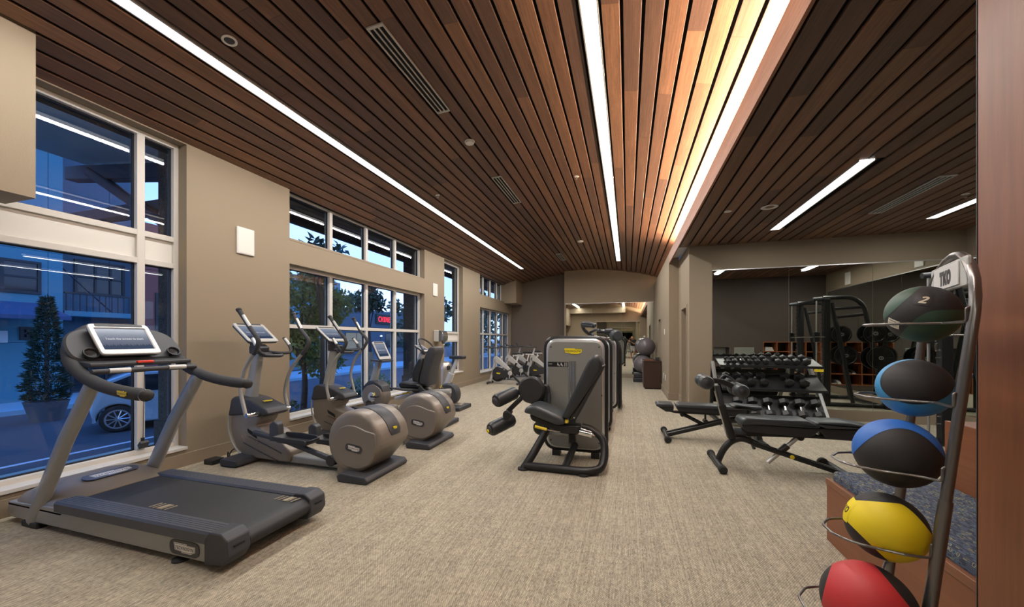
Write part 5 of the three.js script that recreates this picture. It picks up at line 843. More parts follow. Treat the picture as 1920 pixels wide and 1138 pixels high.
{
  const D = 6.07; at(1.1, D); const t = thing('weight_bench', 'farther black flat bench, its low front foot out on the open carpet', 'bench'), bm = M.blackMetal;
  mesh('front_foot', rod(P(0.54, 0.05, D - 0.30), P(0.54, 0.05, D + 0.30), 0.032, 14), bm, t); for (const s of [-1, 1]) mesh('foot_cap', drum(P(0.54, 0.05, D + s * 0.31), ZD, 0.048, 0.06, 0.012), M.rubber, t);
  for (const s of [-1, 1]) mesh('beam', sweep([P(0.56, 0.06, D + s * 0.07), P(1.32, 0.30, D + s * 0.05), P(1.62, 0.36, D + s * 0.05)], rrect(0.055, 0.04, 0.012, 2), { up: ZD }), bm, t);
  mesh('rear_leg', tube([P(1.58, 0.36, D), P(1.72, 0.2, D), P(1.76, 0.05, D)], 0.036, { bend: 0.1 }), bm, t); mesh('rear_foot', rod(P(1.76, 0.04, D - 0.28), P(1.76, 0.04, D + 0.28), 0.034), bm, t);
  mesh('head_pad', ex([[0.40, 0.475], [0.40, 0.51], [0.425, 0.525], [0.63, 0.52], [0.64, 0.475]], D - 0.14, D + 0.14, { r: 0.015, bev: 0.018 }), M.vinylGrey, t); mesh('pad_shell', ex([[0.41, 0.48], [0.53, 0.405], [0.63, 0.41], [0.64, 0.48]], D - 0.12, D + 0.12, { r: 0.012, bev: 0.006 }), M.blackPlastic, t);
  mesh('back_pad', ex([[0.67, 0.475], [0.67, 0.51], [0.70, 0.525], [1.62, 0.525], [1.64, 0.475]], D - 0.14, D + 0.14, { r: 0.015, bev: 0.018 }), M.vinylGrey, t); mesh('pad_shell', ex([[0.67, 0.48], [0.70, 0.42], [1.55, 0.40], [1.64, 0.48]], D - 0.12, D + 0.12, { r: 0.012, bev: 0.006 }), M.blackPlastic, t);
  mesh('pad_frame', ex([[0.53, 0.405], [0.66, 0.375], [1.55, 0.375], [1.55, 0.41]], D - 0.035, D + 0.035, { bev: 0.004 }), bm, t);
  mesh('strut', sweep([P(0.76, 0.37, D), P(1.08, 0.21, D)], rrect(0.05, 0.05, 0.012, 2), { up: ZD }), bm, t); mesh('hinge', drum(P(0.76, 0.36, D), ZD, 0.03, 0.10), bm, t); mesh('post', [rod(P(1.07, 0.39, D), P(1.07, 0.24, D), 0.014), drum(P(1.07, 0.28, D), ZD, 0.03, 0.12)], bm, t); at(0, 0);
}
// ───────── dumbbell rack and dumbbells ─────────
const tiers = [{ y: 1.0, d: 7.45, rise: 0.12, run: 0.42 }, { y: 0.62, d: 7.30, rise: 0.20, run: 0.40 }, { y: 0.10, d: 7.12, rise: 0.38, run: 0.32 }];
{
  at(2.28, 7.6); const t = thing('dumbbell_rack', 'black three-tier dumbbell rack standing before the alcove mirrors', 'rack');
  for (const x of [1.52, 3.04]) { mesh('post', exX([[7.07, 0.0], [7.16, 0.0], [7.98, 1.03], [7.90, 1.06]], x - 0.025, x + 0.025, { bev: 0.004, r: 0.01 }), M.silver, t); mesh('foot', bx(x - 0.03, x + 0.03, 0, 0.06, 7.14, 8.12, 0.008), M.blackMetal, t); mesh('rear_post', exX([[8.02, 0.04], [8.10, 0.04], [7.98, 1.0], [7.90, 1.0]], x - 0.025, x + 0.025, { bev: 0.004 }), M.blackMetal, t); }
  for (const k of tiers) { const n = Math.hypot(k.rise, k.run), uy = -k.run / n * 0.02, ud = k.rise / n * 0.02;
    mesh('shelf', exX([[k.d - 0.012, k.y + 0.012], [k.d - 0.012, k.y - 0.03], [k.d + 0.01, k.y - 0.03], [k.d + 0.012, k.y - 0.012], [k.d + k.run, k.y + k.rise - 0.012], [k.d + k.run + 0.02, k.y + k.rise + 0.03], [k.d + k.run - 0.002, k.y + k.rise + 0.03], [k.d + k.run - 0.006, k.y + k.rise], [k.d + 0.012, k.y], [k.d + 0.010, k.y + 0.012]], 1.55, k.y < 0.3 ? 3.005 : 3.07, { bev: 0.001 }), M.blackMetal, t); }
  mesh('tag', bx(2.93, 3.06, 0.925, 0.965, 7.43, 7.436, 0.001), M.yellow, t); mesh('sticker', exX([[7.085, 0.06], [7.087, 0.058], [7.20, 0.205], [7.198, 0.207]].map(([d, y]) => [d - 0.006, y + 0.012]), 3.02, 3.06, { bev: 0 }), M.white, t); at(0, 0);
}
{
  const words3 = ['first', 'second', 'third', 'fourth', 'fifth', 'sixth', 'seventh', 'eighth', 'ninth', 'tenth'], tn = ['top', 'middle', 'bottom'];
  const proto = {};
  const lay = [ [1.70, 1.79, 1.91, 2.03, 2.14, 2.27, 2.45, 2.58, 2.71, 2.86].map((x, i) => [x, 0.042 + i * 0.0022, 0.052 + i * 0.003]), [1.66, 1.83, 2.01, 2.20, 2.56, 2.77].map((x, i) => [x, 0.066 + i * 0.002, 0.085]), [1.78, 2.00, 2.22, 2.45, 2.67, 2.89].map((x, i) => [x, 0.078, 0.10]) ];
  lay.forEach((row, j) => row.forEach(([x, r, L], i) => {
    const k = tiers[j], a = Math.atan2(k.rise, k.run), n = Math.hypot(k.rise, k.run), s = n / 2 + (j === 0 ? -0.02 : 0), h = r * 0.866 + 0.002, key = j + '_' + (j === 2 ? 0 : i);
    const px = x, py = k.y + s * Math.sin(a) + h * Math.cos(a), pd = k.d + s * Math.cos(a) - h * Math.sin(a), lab = words3[i] + ' hex dumbbell from the left on the ' + tn[j] + ' tier of the rack';
    let o;
    if (proto[key]) { o = copyOf(proto[key], px, pd, lab, 'hex dumbbells on the rack', py); }
    else { at(px, pd, py); o = proto[key] = thing('dumbbell', lab, 'dumbbell', 'hex dumbbells on the rack'); const HL = 0.125, hexp = (q) => { const g = new THREE.CylinderGeometry(r, r, L, 6, 1); return g; };
      for (const q of [-1, 1]) { const c = L / 2 + HL / 2, hd = turned([[0, -L / 2], [r * 0.72, -L / 2], [r, -L / 2 + 0.014], [r, L / 2 - 0.014], [r * 0.72, L / 2], [0, L / 2]], new THREE.Vector3(0, 0, 0), new THREE.Vector3(0, 1, 0), 6); hd.rotateY(Math.PI / 6 * 0); hd.rotateX(Math.PI / 2); hd.rotateZ(0); hd.translate(0, 0, -q * c); mesh('head', hd, M.hexHead, o); }
      const hg = turned([[0.012, 0], [0.013, 0.02], [0.0165, HL / 2], [0.013, HL - 0.02], [0.012, HL]], new THREE.Vector3(0, 0, HL / 2), new THREE.Vector3(0, 0, 0), 12); mesh('handle', hg, M.chrome, o); at(0, 0); }
    o.rotation.x = a;
  }));
}
// ───────── barbell machine with guided bar ─────────
{
  at(4.5, 6.02); const t = thing('smith_machine', 'black guided-bar rack machine with weight plates, reflected in the alcove mirrors', 'weight machine'), bm = M.blackMetal;
  for (const D of [5.37, 6.67]) {
    mesh('post', bx(4.06, 4.19, 0.05, 2.34, D - 0.05, D + 0.05, 0.012), bm, t); mesh('guide_rod', rod(P(3.95, 0.08, D), P(3.95, 2.30, D), 0.016, 12), M.steel, t);
    const holes = []; for (let i = 0; i < 20; i++) holes.push(rod(P(4.065, 0.30 + i * 0.10, D), P(4.03, 0.30 + i * 0.10, D), 0.014, 8)); stuff(mesh('peg', holes, M.chrome, t));
    mesh('top_bracket', [rod(P(3.88, 2.33, D), P(4.1, 2.35, D), 0.04, 12)], M.graphite, t); mesh('bottom_bracket', rod(P(3.90, 0.08, D), P(4.1, 0.08, D), 0.035, 12), bm, t);
    mesh('top_tube', tube([P(4.06, 2.36, D), P(4.60, 2.36, D), P(4.80, 2.18, D), P(4.90, 1.62, D), P(5.16, 0.06, D)], 0.045, { n: 14, bend: 0.18 }), bm, t);
    mesh('inner_leg', tube([P(4.24, 2.25, D - 0.02), P(4.36, 1.6, D - 0.02), P(4.62, 0.06, D - 0.02)], 0.036, { n: 12, bend: 0.2 }), bm, t); mesh('cross_brace', rod(P(4.26, 2.12, D - 0.02), P(4.82, 2.15, D), 0.032, 12), bm, t);
    mesh('base_tube', rod(P(4.02, 0.055, D), P(5.24, 0.055, D), 0.045, 14), bm, t); mesh('foot', bx(5.14, 5.28, 0, 0.06, D - 0.08, D + 0.08, 0.01), M.rubber, t);
    mesh('carriage', [bx(3.90, 4.0, 1.40, 1.62, D - 0.04, D + 0.04, 0.01)], bm, t);
  }
  mesh('barbell', [rod(P(3.92, 1.51, 4.95), P(3.92, 1.51, 7.1), 0.014, 12)], M.chrome, t);
  for (const [n, y] of [['top_cross_tube', 2.34], ['base_cross_tube', 0.055]]) mesh(n, rod(P(n[0] === 't' ? 4.12 : 5.10, y, 5.37), P(n[0] === 't' ? 4.12 : 5.10, y, 6.67), 0.042, 12), bm, t);
  mesh('rear_cross_tube', rod(P(4.84, 2.0, 5.37), P(4.84, 2.0, 6.67), 0.036, 12), bm, t);
  at(0, 0); let first = null; const nms = ['upper', 'lower'];
  for (const [D, s, w] of [[5.37, -1, 'nearer'], [6.67, 1, 'farther']]) for (const [i, x, y, r] of [[0, 4.93, 1.58, 0.20], [1, 5.02, 1.07, 0.235]]) {
    for (const [q, ps] of [[-1, 'outer'], [1, 'inner']]) {
    const d = D + q * 0.12, lab = nms[i] + ' weight plate on the ' + ps + ' side of the rack machine\'s ' + w + ' rear leg';
    at(x, d, y); const p = thing('weight_plate', lab, 'weight plate', 'weight plates on the guided-bar machine'); p.name = p.name;
    mesh('disc', turned([[0.03, -0.012], [0.07, -0.022], [0.075, -0.014], [r - 0.04, -0.012], [r - 0.03, -0.022], [r, -0.018], [r, 0.018], [r - 0.03, 0.022], [r - 0.04, 0.012], [0.075, 0.014], [0.07, 0.022], [0.03, 0.012]], P(x, y, d), P(x, y, d + 1), 32), M.plateBlack, p); for (let k2 = 0; k2 < 5; k2++) { const a = k2 / 5 * 6.283; const rb = bx(x + 0.07, x + r - 0.035, y - 0.015, y + 0.015, d - 0.02, d + 0.02, 0.006); rb.rotateZ(a); mesh('rib', rb, M.plateBlack, p); }
    mesh('hub', turned([[0.026, -0.03], [0.04, -0.03], [0.04, 0.03], [0.026, 0.03]], P(x, y, d), P(x, y, d + 1), 20), M.steel, p); at(0, 0); }
  }
}
// ───────── cabinet, exercise balls and step at the back ─────────
{
  at(0.69, 12.4); let t = thing('low_cabinet', 'low dark brown wooden cabinet against the right wall at the back', 'cabinet');
  mesh('carcass', boxUV(bx(0.465, 0.93, 0.03, 0.80, 11.9, 12.9, 0.003), 'y'), M.espresso, t); mesh('top', boxUV(bx(0.44, 0.935, 0.80, 0.832, 11.88, 12.92, 0.004)), M.espresso, t); mesh('plinth', bx(0.49, 0.93, 0, 0.03, 11.92, 12.88, 0), M.black, t);
  for (const [a, b, h] of [[11.91, 12.395, 12.36], [12.405, 12.89, 12.44]]) { const d = mesh('door', boxUV(bx(0.447, 0.465, 0.05, 0.79, a, b, 0.003), 'y'), M.espresso, t); mesh('handle', [rod(P(0.43, 0.45, h), P(0.43, 0.60, h), 0.006)], M.steel, d); }
  at(0.76, 12.35, 0.832); t = thing('speaker_dock', 'small black tabletop player on the dark brown cabinet', 'speaker'); mesh('body', bx(0.66, 0.74, 0.832, 0.90, 12.2, 12.45, 0.02), M.blackPlastic, t); mesh('stand', bx(0.80, 0.90, 0.832, 0.935, 12.0, 12.2, 0.02), M.blackPlastic, t);
  at(0.62, 12.1, 0.832); t = thing('paper_tray', 'flat brown tray on the near end of the cabinet top', 'tray'); mesh('base', bx(0.50, 0.72, 0.832, 0.842, 11.95, 12.15, 0.004), M.cherryEdge, t); mesh('rim', [bx(0.50, 0.72, 0.842, 0.865, 11.95, 11.957), bx(0.50, 0.72, 0.842, 0.865, 12.143, 12.15), bx(0.50, 0.507, 0.842, 0.865, 11.957, 12.143), bx(0.713, 0.72, 0.842, 0.865, 11.957, 12.143)], M.cherryEdge, t);
  at(0.48, 14.0); t = thing('step_platform', 'stack of two black step platforms under the exercise balls', 'step'); mesh('upper_step', bx(0.20, 0.76, 0.15, 0.30, 13.7, 14.3, 0.03), M.blackPlastic, t); mesh('lower_step', bx(0.18, 0.78, 0.0, 0.15, 13.68, 14.32, 0.03), M.blackPlastic, t);
  const ball = (x, y, d, r, lab) => { at(x, d, y); const k = thing('exercise_ball', lab, 'ball', 'grey exercise balls at the back'); const prof = []; for (let i = 0; i <= 60; i++) { const a = i / 60 * Math.PI, rr2 = r * (1 + (i > 14 && i < 46 && i % 3 === 0 ? 0.004 : 0)); prof.push([Math.sin(a) * rr2, -Math.cos(a) * rr2]); } mesh('skin', turned(prof, P(x, y, d), P(x + 0.2, y + 1, d), 40), M.ball, k); mesh('valve', turned([[0.0, 0], [0.016, 0], [0.014, 0.006], [0, 0.007]], P(x - r * 0.94, y + 0.1, d + 0.02), P(x - 2, y + 0.1, d + 0.02), 12), M.white, k); at(0, 0); };
  ball(0.50, 0.60, 13.95, 0.31, 'lower grey exercise ball, partly behind the dark brown cabinet'); ball(0.60, 1.207, 14.05, 0.315, 'upper grey exercise ball stacked on another at the back');
}

// ───────── outside ─────────
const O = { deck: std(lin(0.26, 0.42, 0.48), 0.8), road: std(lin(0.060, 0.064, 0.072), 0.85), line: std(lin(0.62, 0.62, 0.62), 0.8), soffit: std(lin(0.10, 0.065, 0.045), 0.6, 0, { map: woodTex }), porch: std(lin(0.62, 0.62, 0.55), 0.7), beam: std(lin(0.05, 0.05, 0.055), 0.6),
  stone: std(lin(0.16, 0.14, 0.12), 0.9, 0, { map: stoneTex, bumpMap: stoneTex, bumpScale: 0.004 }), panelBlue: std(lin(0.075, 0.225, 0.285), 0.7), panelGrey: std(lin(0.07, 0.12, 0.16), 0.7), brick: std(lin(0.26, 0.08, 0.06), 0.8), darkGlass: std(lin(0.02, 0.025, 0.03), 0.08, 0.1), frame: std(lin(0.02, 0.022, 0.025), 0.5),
  litGlass: std(lin(0.2, 0.17, 0.1), 0.4, 0, { emissive: lin(0.9, 0.72, 0.40), emissiveIntensity: 0.12 }), car: phys(lin(0.36, 0.50, 0.58), 0.3, 0.2, { clearcoat: 1, clearcoatRoughness: 0.08 }), tyre: std(lin(0.012, 0.012, 0.012), 0.8), rim: std(lin(0.55, 0.56, 0.58), 0.3, 0.8),
  needle: std(lin(0.020, 0.045, 0.022), 0.8), leaf: phys(lin(0.30, 0.34, 0.11), 0.9, 0, { transmission: 0.35, thickness: 0 }), leaf2: std(lin(0.085, 0.12, 0.035), 0.7), leafDark: std(lin(0.06, 0.11, 0.065), 0.8), bark: std(lin(0.09, 0.065, 0.05), 0.9), pot: std(lin(0.10, 0.10, 0.11), 0.7), awning: std(lin(0.05, 0.08, 0.16), 0.7) };
const GY = -0.82;                                              // the street lies lower than the gym floor
struct('pavement', [bx(-6.6, -5.17, -0.16, -0.04, -12, 40, 0.01)], O.deck); struct('street', [bx(-90, -6.6, GY - 0.1, GY, -30, 120, 0)], O.road); struct('retaining_wall', [bx(-6.65, -6.55, GY, -0.05, -12, 40, 0)], O.stone); struct('far_pavement', [bx(-21.5, -17.6, GY, GY + 0.14, -20, 60, 0)], O.deck);
struct('exterior_wall', [bx(-5.24, XW - 0.001, -0.05, 0.18, -6, 20, 0), bx(-5.24, XW - 0.001, 3.78, 4.6, -6, 20, 0)], O.panelGrey);
for (const [x, d0, d1, lab] of [[-9.0, 0.5, 9.5, 'painted white parking line on the dark street, the one nearer the gym window'], [-10.6, 3.0, 9.5, 'painted white parking line on the dark street beside the parked car']]) { at(x, (d0 + d1) / 2, GY); tag(mesh('parking_line', bx(x - 0.06, x + 0.06, GY, GY + 0.006, d0, d1, 0), O.line), lab, 'line'); scene.children[scene.children.length - 1].position.set(OX, OY, -OD); at(0, 0); }
{ // canopy over the pavement: boarded soffit, fascia, brackets, posts
  at(-6, 8, 3.8); const t = thing('canopy', 'dark wooden canopy outside above the windows, its edge against the dusk sky', 'canopy');
  const n = 9; for (let i = 0; i < n; i++) { const x = -5.28 - i * 0.17; mesh('plank', boxUV(bx(x - 0.16, x, 4.125 - i * 0.006, 4.145 - i * 0.006, 4.3, 22, 0)), O.soffit, t); }
  mesh('roof', bx(-6.9, -5.24, 4.15, 4.27, 4.3, 22, 0), O.beam, t); mesh('fascia', bx(-6.94, -6.84, 3.95, 4.27, 4.3, 22, 0.01), O.beam, t);
  at(-8, 1, 4); const q = thing('porch_roof', 'dark porch roof with timber brackets outside the nearest window', 'roof');
  for (let i = 0; i < 9; i++) { const x = -5.28 - i * 0.42; mesh('plank', boxUV(bx(x - 0.40, x, 4.10 + i * 0.05, 4.13 + i * 0.05, -6, 4.25, 0)), O.porch, q); }
  for (const d of [-2.0, 1.6, 4.1]) mesh('beam', [ex([[-5.3, 3.75], [-9.2, 4.19], [-9.2, 4.42], [-5.3, 4.0]], d - 0.09, d + 0.09, { bev: 0.01 })], O.beam, q);
  mesh('brace', [sweep([P(-6.05, 2.9, 3.9), P(-8.6, 4.25, 4.05)], rrect(0.12, 0.14, 0.01, 1), { up: YD })], O.beam, q); mesh('tie_beam', bx(-9.2, -5.3, 3.42, 3.60, 4.0, 4.2, 0.01), O.beam, q);
  at(0, 0);
  let first = true;
  for (const [x, d, w, h, lab] of [[-5.60, 3.5, 0.15, 3.9, 'dark stone-clad pillar outside the nearest window'], [-6.0, 9.95, 0.30, 4.0, 'dark stone-clad pillar outside the right end of the wide window'], [-6.0, 13.15, 0.30, 4.0, 'dark stone-clad pillar outside the narrow window'], [-6.0, 18.6, 0.3, 4.0, 'dark stone-clad pillar outside the farthest window']]) { at(x, d, -0.04); const p = thing('pillar', lab, 'pillar'); mesh('shaft', boxUV(bx(x - (d < 4 ? 0.15 : 0.22), x + (d < 4 ? 0.15 : 0.22), -0.04, h, d - w, d + w, 0.01)), O.stone, p); mesh('base', boxUV(bx(x - (d < 4 ? 0.18 : 0.25), x + (d < 4 ? 0.18 : 0.25), -0.04, 0.42, d - w - 0.03, d + w + 0.03, 0.01)), O.stone, p); at(0, 0); }
}
function facade(name, label, mat, x, d0, d1, y1, windows, seams, extra) {
  at(x, (d0 + d1) / 2, GY); const t = thing(name, label, 'building');
  const sd = [d0, ...seams, d1]; const ys = [GY, 1.35, 4.6, y1];
  for (let i = 0; i + 1 < sd.length; i++) for (let j = 0; j + 1 < ys.length; j++) mesh('wall_panel', bx(x - 0.3, x, ys[j] + 0.006, ys[j + 1] - 0.006, sd[i] + 0.006, sd[i + 1] - 0.006, 0.005), mat, t);
  mesh('wall_core', bx(x - 3, x - 0.04, GY, y1 - 0.02, d0, d1, 0), mat, t);
  for (const [a, b, c, e, lit, bars] of windows) { const f = mesh('window', [bx(x - 0.02, x + 0.05, c, c + 0.09, a, b, 0.005), bx(x - 0.02, x + 0.05, e - 0.09, e, a, b, 0.005), bx(x - 0.02, x + 0.05, c + 0.09, e - 0.09, a, a + 0.09, 0.005), bx(x - 0.02, x + 0.05, c + 0.09, e - 0.09, b - 0.09, b, 0.005), ...(bars ?? []).map((k) => bx(x - 0.02, x + 0.045, c + 0.09, e - 0.09, a + (b - a) * k - 0.04, a + (b - a) * k + 0.04, 0.005)), bx(x - 0.02, x + 0.045, (c + e) / 2 - 0.035, (c + e) / 2 + 0.035, a + 0.09, b - 0.09, 0.005)], O.frame, t); mesh('pane', bx(x + 0.002, x + 0.012, c + 0.05, e - 0.05, a + 0.05, b - 0.05, 0), lit ? O.litGlass : O.darkGlass, f); }
  extra?.(t); at(0, 0); return t;
}
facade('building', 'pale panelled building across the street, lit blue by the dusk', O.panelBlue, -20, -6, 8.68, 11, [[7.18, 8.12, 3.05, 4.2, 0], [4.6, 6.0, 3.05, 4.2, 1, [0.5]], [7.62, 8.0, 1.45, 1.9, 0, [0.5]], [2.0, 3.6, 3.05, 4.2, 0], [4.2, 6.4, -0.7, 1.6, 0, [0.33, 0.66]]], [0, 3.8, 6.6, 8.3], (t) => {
  mesh('awning', [ex([[-20, 2.75], [-18.4, 2.25], [-18.4, 2.12], [-20, 2.5]], 5.6, 8.2, { bev: 0.01 })], O.awning, t); mesh('sign_board', bx(-20.0, -19.95, 1.35, 1.75, 6.95, 7.35, 0.01), O.line, t); });
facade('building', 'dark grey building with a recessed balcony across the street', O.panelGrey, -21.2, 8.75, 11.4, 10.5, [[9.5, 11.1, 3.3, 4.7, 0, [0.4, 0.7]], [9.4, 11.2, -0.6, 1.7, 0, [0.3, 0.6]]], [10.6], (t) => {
  mesh('roof_edge', bx(-21.9, -20.4, 5.35, 5.75, 8.75, 11.4, 0.02), O.awning, t); mesh('balcony_floor', bx(-21.2, -20.2, 2.35, 2.55, 8.8, 11.3, 0.01), O.panelBlue, t); mesh('balcony_rail', [bx(-20.25, -20.2, 3.2, 3.26, 8.8, 11.3, 0.01), ...Array.from({ length: 13 }, (_, i) => bx(-20.235, -20.215, 2.55, 3.2, 8.85 + i * 0.19, 8.88 + i * 0.19, 0))], O.frame, t); mesh('stay_rod', rod(P(-20.3, 2.6, 10.2), P(-21.1, 4.4, 9.0), 0.03, 6), O.frame, t); });
facade('building', 'dark red building across the street seen beside the stone pillar', O.brick, -20.6, 11.5, 17.5, 6.7, [[11.9, 12.8, 1.9, 3.6, 0], [15.0, 16.2, 1.9, 3.6, 0, [0.5]], [13.4, 16.6, 4.9, 6.2, 0, [0.3, 0.6]]], [14.2]);
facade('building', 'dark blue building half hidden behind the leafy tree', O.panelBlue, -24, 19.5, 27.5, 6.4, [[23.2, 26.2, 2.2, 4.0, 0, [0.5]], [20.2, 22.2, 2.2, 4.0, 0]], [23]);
facade('building', 'low shop building far down the street with a red sign', O.panelGrey, -41, 46, 72, 6.4, [[48, 53, 0, 2.6, 1, [0.5]], [58, 66, 0, 2.6, 0, [0.3, 0.6]]], [54, 60, 66]);
{ at(-40.5, 57.9, 4.0); const t = thing('neon_sign', 'small red illuminated shop sign far off through the wide window', 'sign'); mesh('sign_box', bx(-41.01, -40.7, 4.2, 5.9, 55.2, 60.6, 0.05), O.frame, t);
  const tex = print(256, 64, (g, w, h) => { g.fillStyle = '#000'; g.fillRect(0, 0, w, h); g.fillStyle = '#ff1a2a'; word(g, 'CHINESE', 128, 35, 58, 240); }); mesh('sign_face', onPlane(plate(5.0, 1.4), P(-40.69, 5.05, 57.9), new THREE.Vector3(0, 0, -1), YD), std(hex('#000000'), 0.5, 0, { emissive: hex('#ffffff'), emissiveMap: tex, emissiveIntensity: 2.2 }), t); at(0, 0); }
for (const [x, y, d, lab] of [[-21.0, 1.5, 15.4, 'small white lamp on the dark red building'], [-30, 2.6, 38, 'white street light seen through the wide window, the nearer one'], [-34, 2.0, 47, 'white street light seen through the wide window, the farther one']]) { at(x, d, GY); const t = thing('street_lamp', lab, 'street lamp'); mesh('pole', rod(P(x, GY, d), P(x, y + 0.1, d), 0.05, 8), O.frame, t); const h = mesh('lamp_head', turned([[0, 0], [0.14, 0.02], [0.16, 0.10], [0.1, 0.16], [0, 0.18]], P(x + 0.1, y - 0.1, d), P(x + 0.1, y + 1, d), 12), std(lin(0.8, 0.8, 0.8), 0.5, 0, { emissive: lin(0.9, 0.95, 1), emissiveIntensity: 3 }), t); at(0, 0); }
// parked car
{
  const X = -11.95, W2 = 1.78; at(X - W2 / 2, 7.5, GY); const t = thing('car', 'pale silver hatchback parked on the street outside the nearest window', 'car'), g = GY;
  const F = (d) => 14.88 - d, side = [[5.22, g + 0.30], [5.18, g + 0.55], [5.28, g + 0.72], [5.75, g + 0.86], [6.35, g + 0.97], [7.15, g + 1.42], [7.6, g + 1.50], [8.5, g + 1.48], [8.95, g + 1.28], [9.18, g + 1.0], [9.22, g + 0.55], [9.16, g + 0.28]].map(([d, y]) => [F(d), y]);
  const arch = (c) => Array.from({ length: 9 }, (_, i) => { const a = i / 8 * Math.PI; return [c + Math.cos(a) * 0.37, g + 0.33 + Math.sin(a) * 0.36]; });
  const prof = [...side, [F(9.125), g + 0.24], ...arch(8.75).map(([d, y]) => [F(d), y]), [F(8.36), g + 0.2], [F(6.50), g + 0.2], ...arch(6.13).map(([d, y]) => [F(d), y]), [F(5.74), g + 0.24]];
  mesh('body', exX(prof, X - W2, X, { r: 0.03, bev: 0.05 }), O.car, t);
  const wn = (a, n) => mesh(n, exX(a.map(([d, y]) => [F(d), y]), X - 0.012, X + 0.012, { r: 0.04, bev: 0.004 }), O.darkGlass, t);
  wn([[6.62, g + 0.98], [7.2, g + 1.36], [7.75, g + 1.40], [7.8, g + 0.98]], 'side_window'); wn([[7.88, g + 0.98], [7.86, g + 1.40], [8.5, g + 1.39], [8.85, g + 1.22], [9.0, g + 1.0]], 'side_window');
  mesh('windscreen', [exX([[6.42, g + 1.02], [7.12, g + 1.42], [7.16, g + 1.40], [6.48, g + 0.99]].map(([d, y]) => [F(d), y]), X - W2 + 0.15, X - 0.15, { bev: 0.002 })], O.darkGlass, t); mesh('door_seam', bx(X - 0.004, X + 0.006, g + 0.35, g + 1.0, F(7.835), F(7.82), 0), O.frame, t); mesh('mirror', bx(X, X + 0.14, g + 0.98, g + 1.10, F(6.88), F(6.72), 0.03), O.car, t); mesh('headlamp', bx(X - 0.25, X + 0.006, g + 0.62, g + 0.76, F(5.6), F(5.25), 0.04), O.darkGlass, t);
  for (const d of [F(6.13), F(8.75)]) for (const s of [0, 1]) { const x = s ? X - W2 + 0.11 : X - 0.11, k = mesh('wheel', drum(P(x, g + 0.325, d), XD, 0.325, 0.20, 0.03, 28), O.tyre, t); mesh('rim', [turned([[0.16, 0], [0.225, 0.004], [0.235, 0.02], [0.20, 0.02]].map((p) => p), P(x + (s ? -0.10 : 0.085), g + 0.325, d), P(x + (s ? -1 : 1), g + 0.325, d), 28), ...Array.from({ length: 10 }, (_, i) => { const a = i / 10 * 6.283; return rod(P(x + (s ? -0.10 : 0.10), g + 0.325, d), P(x + (s ? -0.10 : 0.10), g + 0.325 + Math.sin(a) * 0.21, d + Math.cos(a) * 0.21), 0.016, 5); })], O.rim, k); }
  { const th = -0.52, w = new THREE.Vector3(-11.95, g, -6.13), l = new THREE.Vector3(W2 / 2, 0, 1.37).applyAxisAngle(YD, th); t.rotation.y = th; t.position.copy(w).sub(l); }   // parked at an angle
  at(0, 0);
}
// foliage: real leaves, joined
function leaves(n, place, L, wd, bend = 0.25) {
  const pos = new Float32Array(n * 12 * 1.5 | 0), out = []; 
  for (let i = 0; i < n; i++) { const [p, dir] = place(i), t = dir.clone().normalize(), s = new THREE.Vector3(rr(-1, 1), rr(-1, 1), rr(-1, 1)).cross(t).normalize(), nn = new THREE.Vector3().crossVectors(t, s), l = L * rr(0.7, 1.25), w = wd * rr(0.8, 1.2);
    const a = p, b = p.clone().addScaledVector(t, l * 0.45).addScaledVector(s, w).addScaledVector(nn, l * 0.05), c = p.clone().addScaledVector(t, l * 0.45).addScaledVector(s, -w).addScaledVector(nn, l * 0.05), e = p.clone().addScaledVector(t, l).addScaledVector(nn, -l * bend);
    for (const v of [a, b, c, b, e, c]) out.push(v.x, v.y, v.z); }
  const g = new THREE.BufferGeometry(); g.setAttribute('position', new THREE.Float32BufferAttribute(out, 3)); g.computeVertexNormals(); return g;
}
const rdir = () => { const a = rr(0, 6.283), y = rr(-1, 1), r = Math.sqrt(1 - y * y); return new THREE.Vector3(Math.cos(a) * r, y, Math.sin(a) * r); };
function tree(x, d, y0, lobes, n, L, mat, name, label, trunk) {
  at(x, d, y0); const t = thing(name, label, 'tree');
  mesh('trunk', [tube(spline([P(x, y0, d), P(x + 0.05, y0 + trunk * 0.5, d + 0.04), P(x - 0.03, y0 + trunk, d)], 8), 0.09, { n: 8, scale: (k) => 1 - 0.5 * k })], O.bark, t);
  stuff(mesh('branches', lobes.map(([a, b, c]) => tube([P(x, y0 + trunk * rrf(a), d), P(x + a * 0.6, (y0 + trunk + b) / 2 + 0.1, d + c * 0.6), P(x + a, b, d + c)], 0.028, { n: 5, bend: 0.2, scale: (k) => 1 - 0.7 * k })), O.bark, t));
  stuff(mesh('foliage', leaves(n, () => { const q = lobes[Math.floor(rnd() * lobes.length)], o = rdir(), k = q[3] * Math.pow(rnd(), 0.45); return [P(x + q[0] + o.x * k, q[1] + o.y * k * 0.8, d + q[2] + o.z * k), rdir().add(new THREE.Vector3(0, -0.2, 0))]; }, L, L * 0.26), mat, t)); at(0, 0);
}
const rrf = (a) => 0.72 + 0.06 * Math.sin(a * 9);
tree(-8.3, 8.1, GY, [[0, 2.6, 0, 0.75], [-0.2, 3.0, -0.8, 0.6], [0.2, 2.5, 0.85, 0.6], [-0.3, 1.95, -0.7, 0.55], [0.1, 2.0, 0.6, 0.5], [0.2, 3.2, 0.3, 0.5], [-0.1, 1.5, 0.1, 0.5], [0, 1.2, -0.9, 0.5], [0.1, 0.9, 0.5, 0.6], [-0.3, 2.6, -1.1, 0.55]], 8000, 0.15, O.leaf, 'leafy_tree', 'leafy green tree close outside the wide window', 2.3);
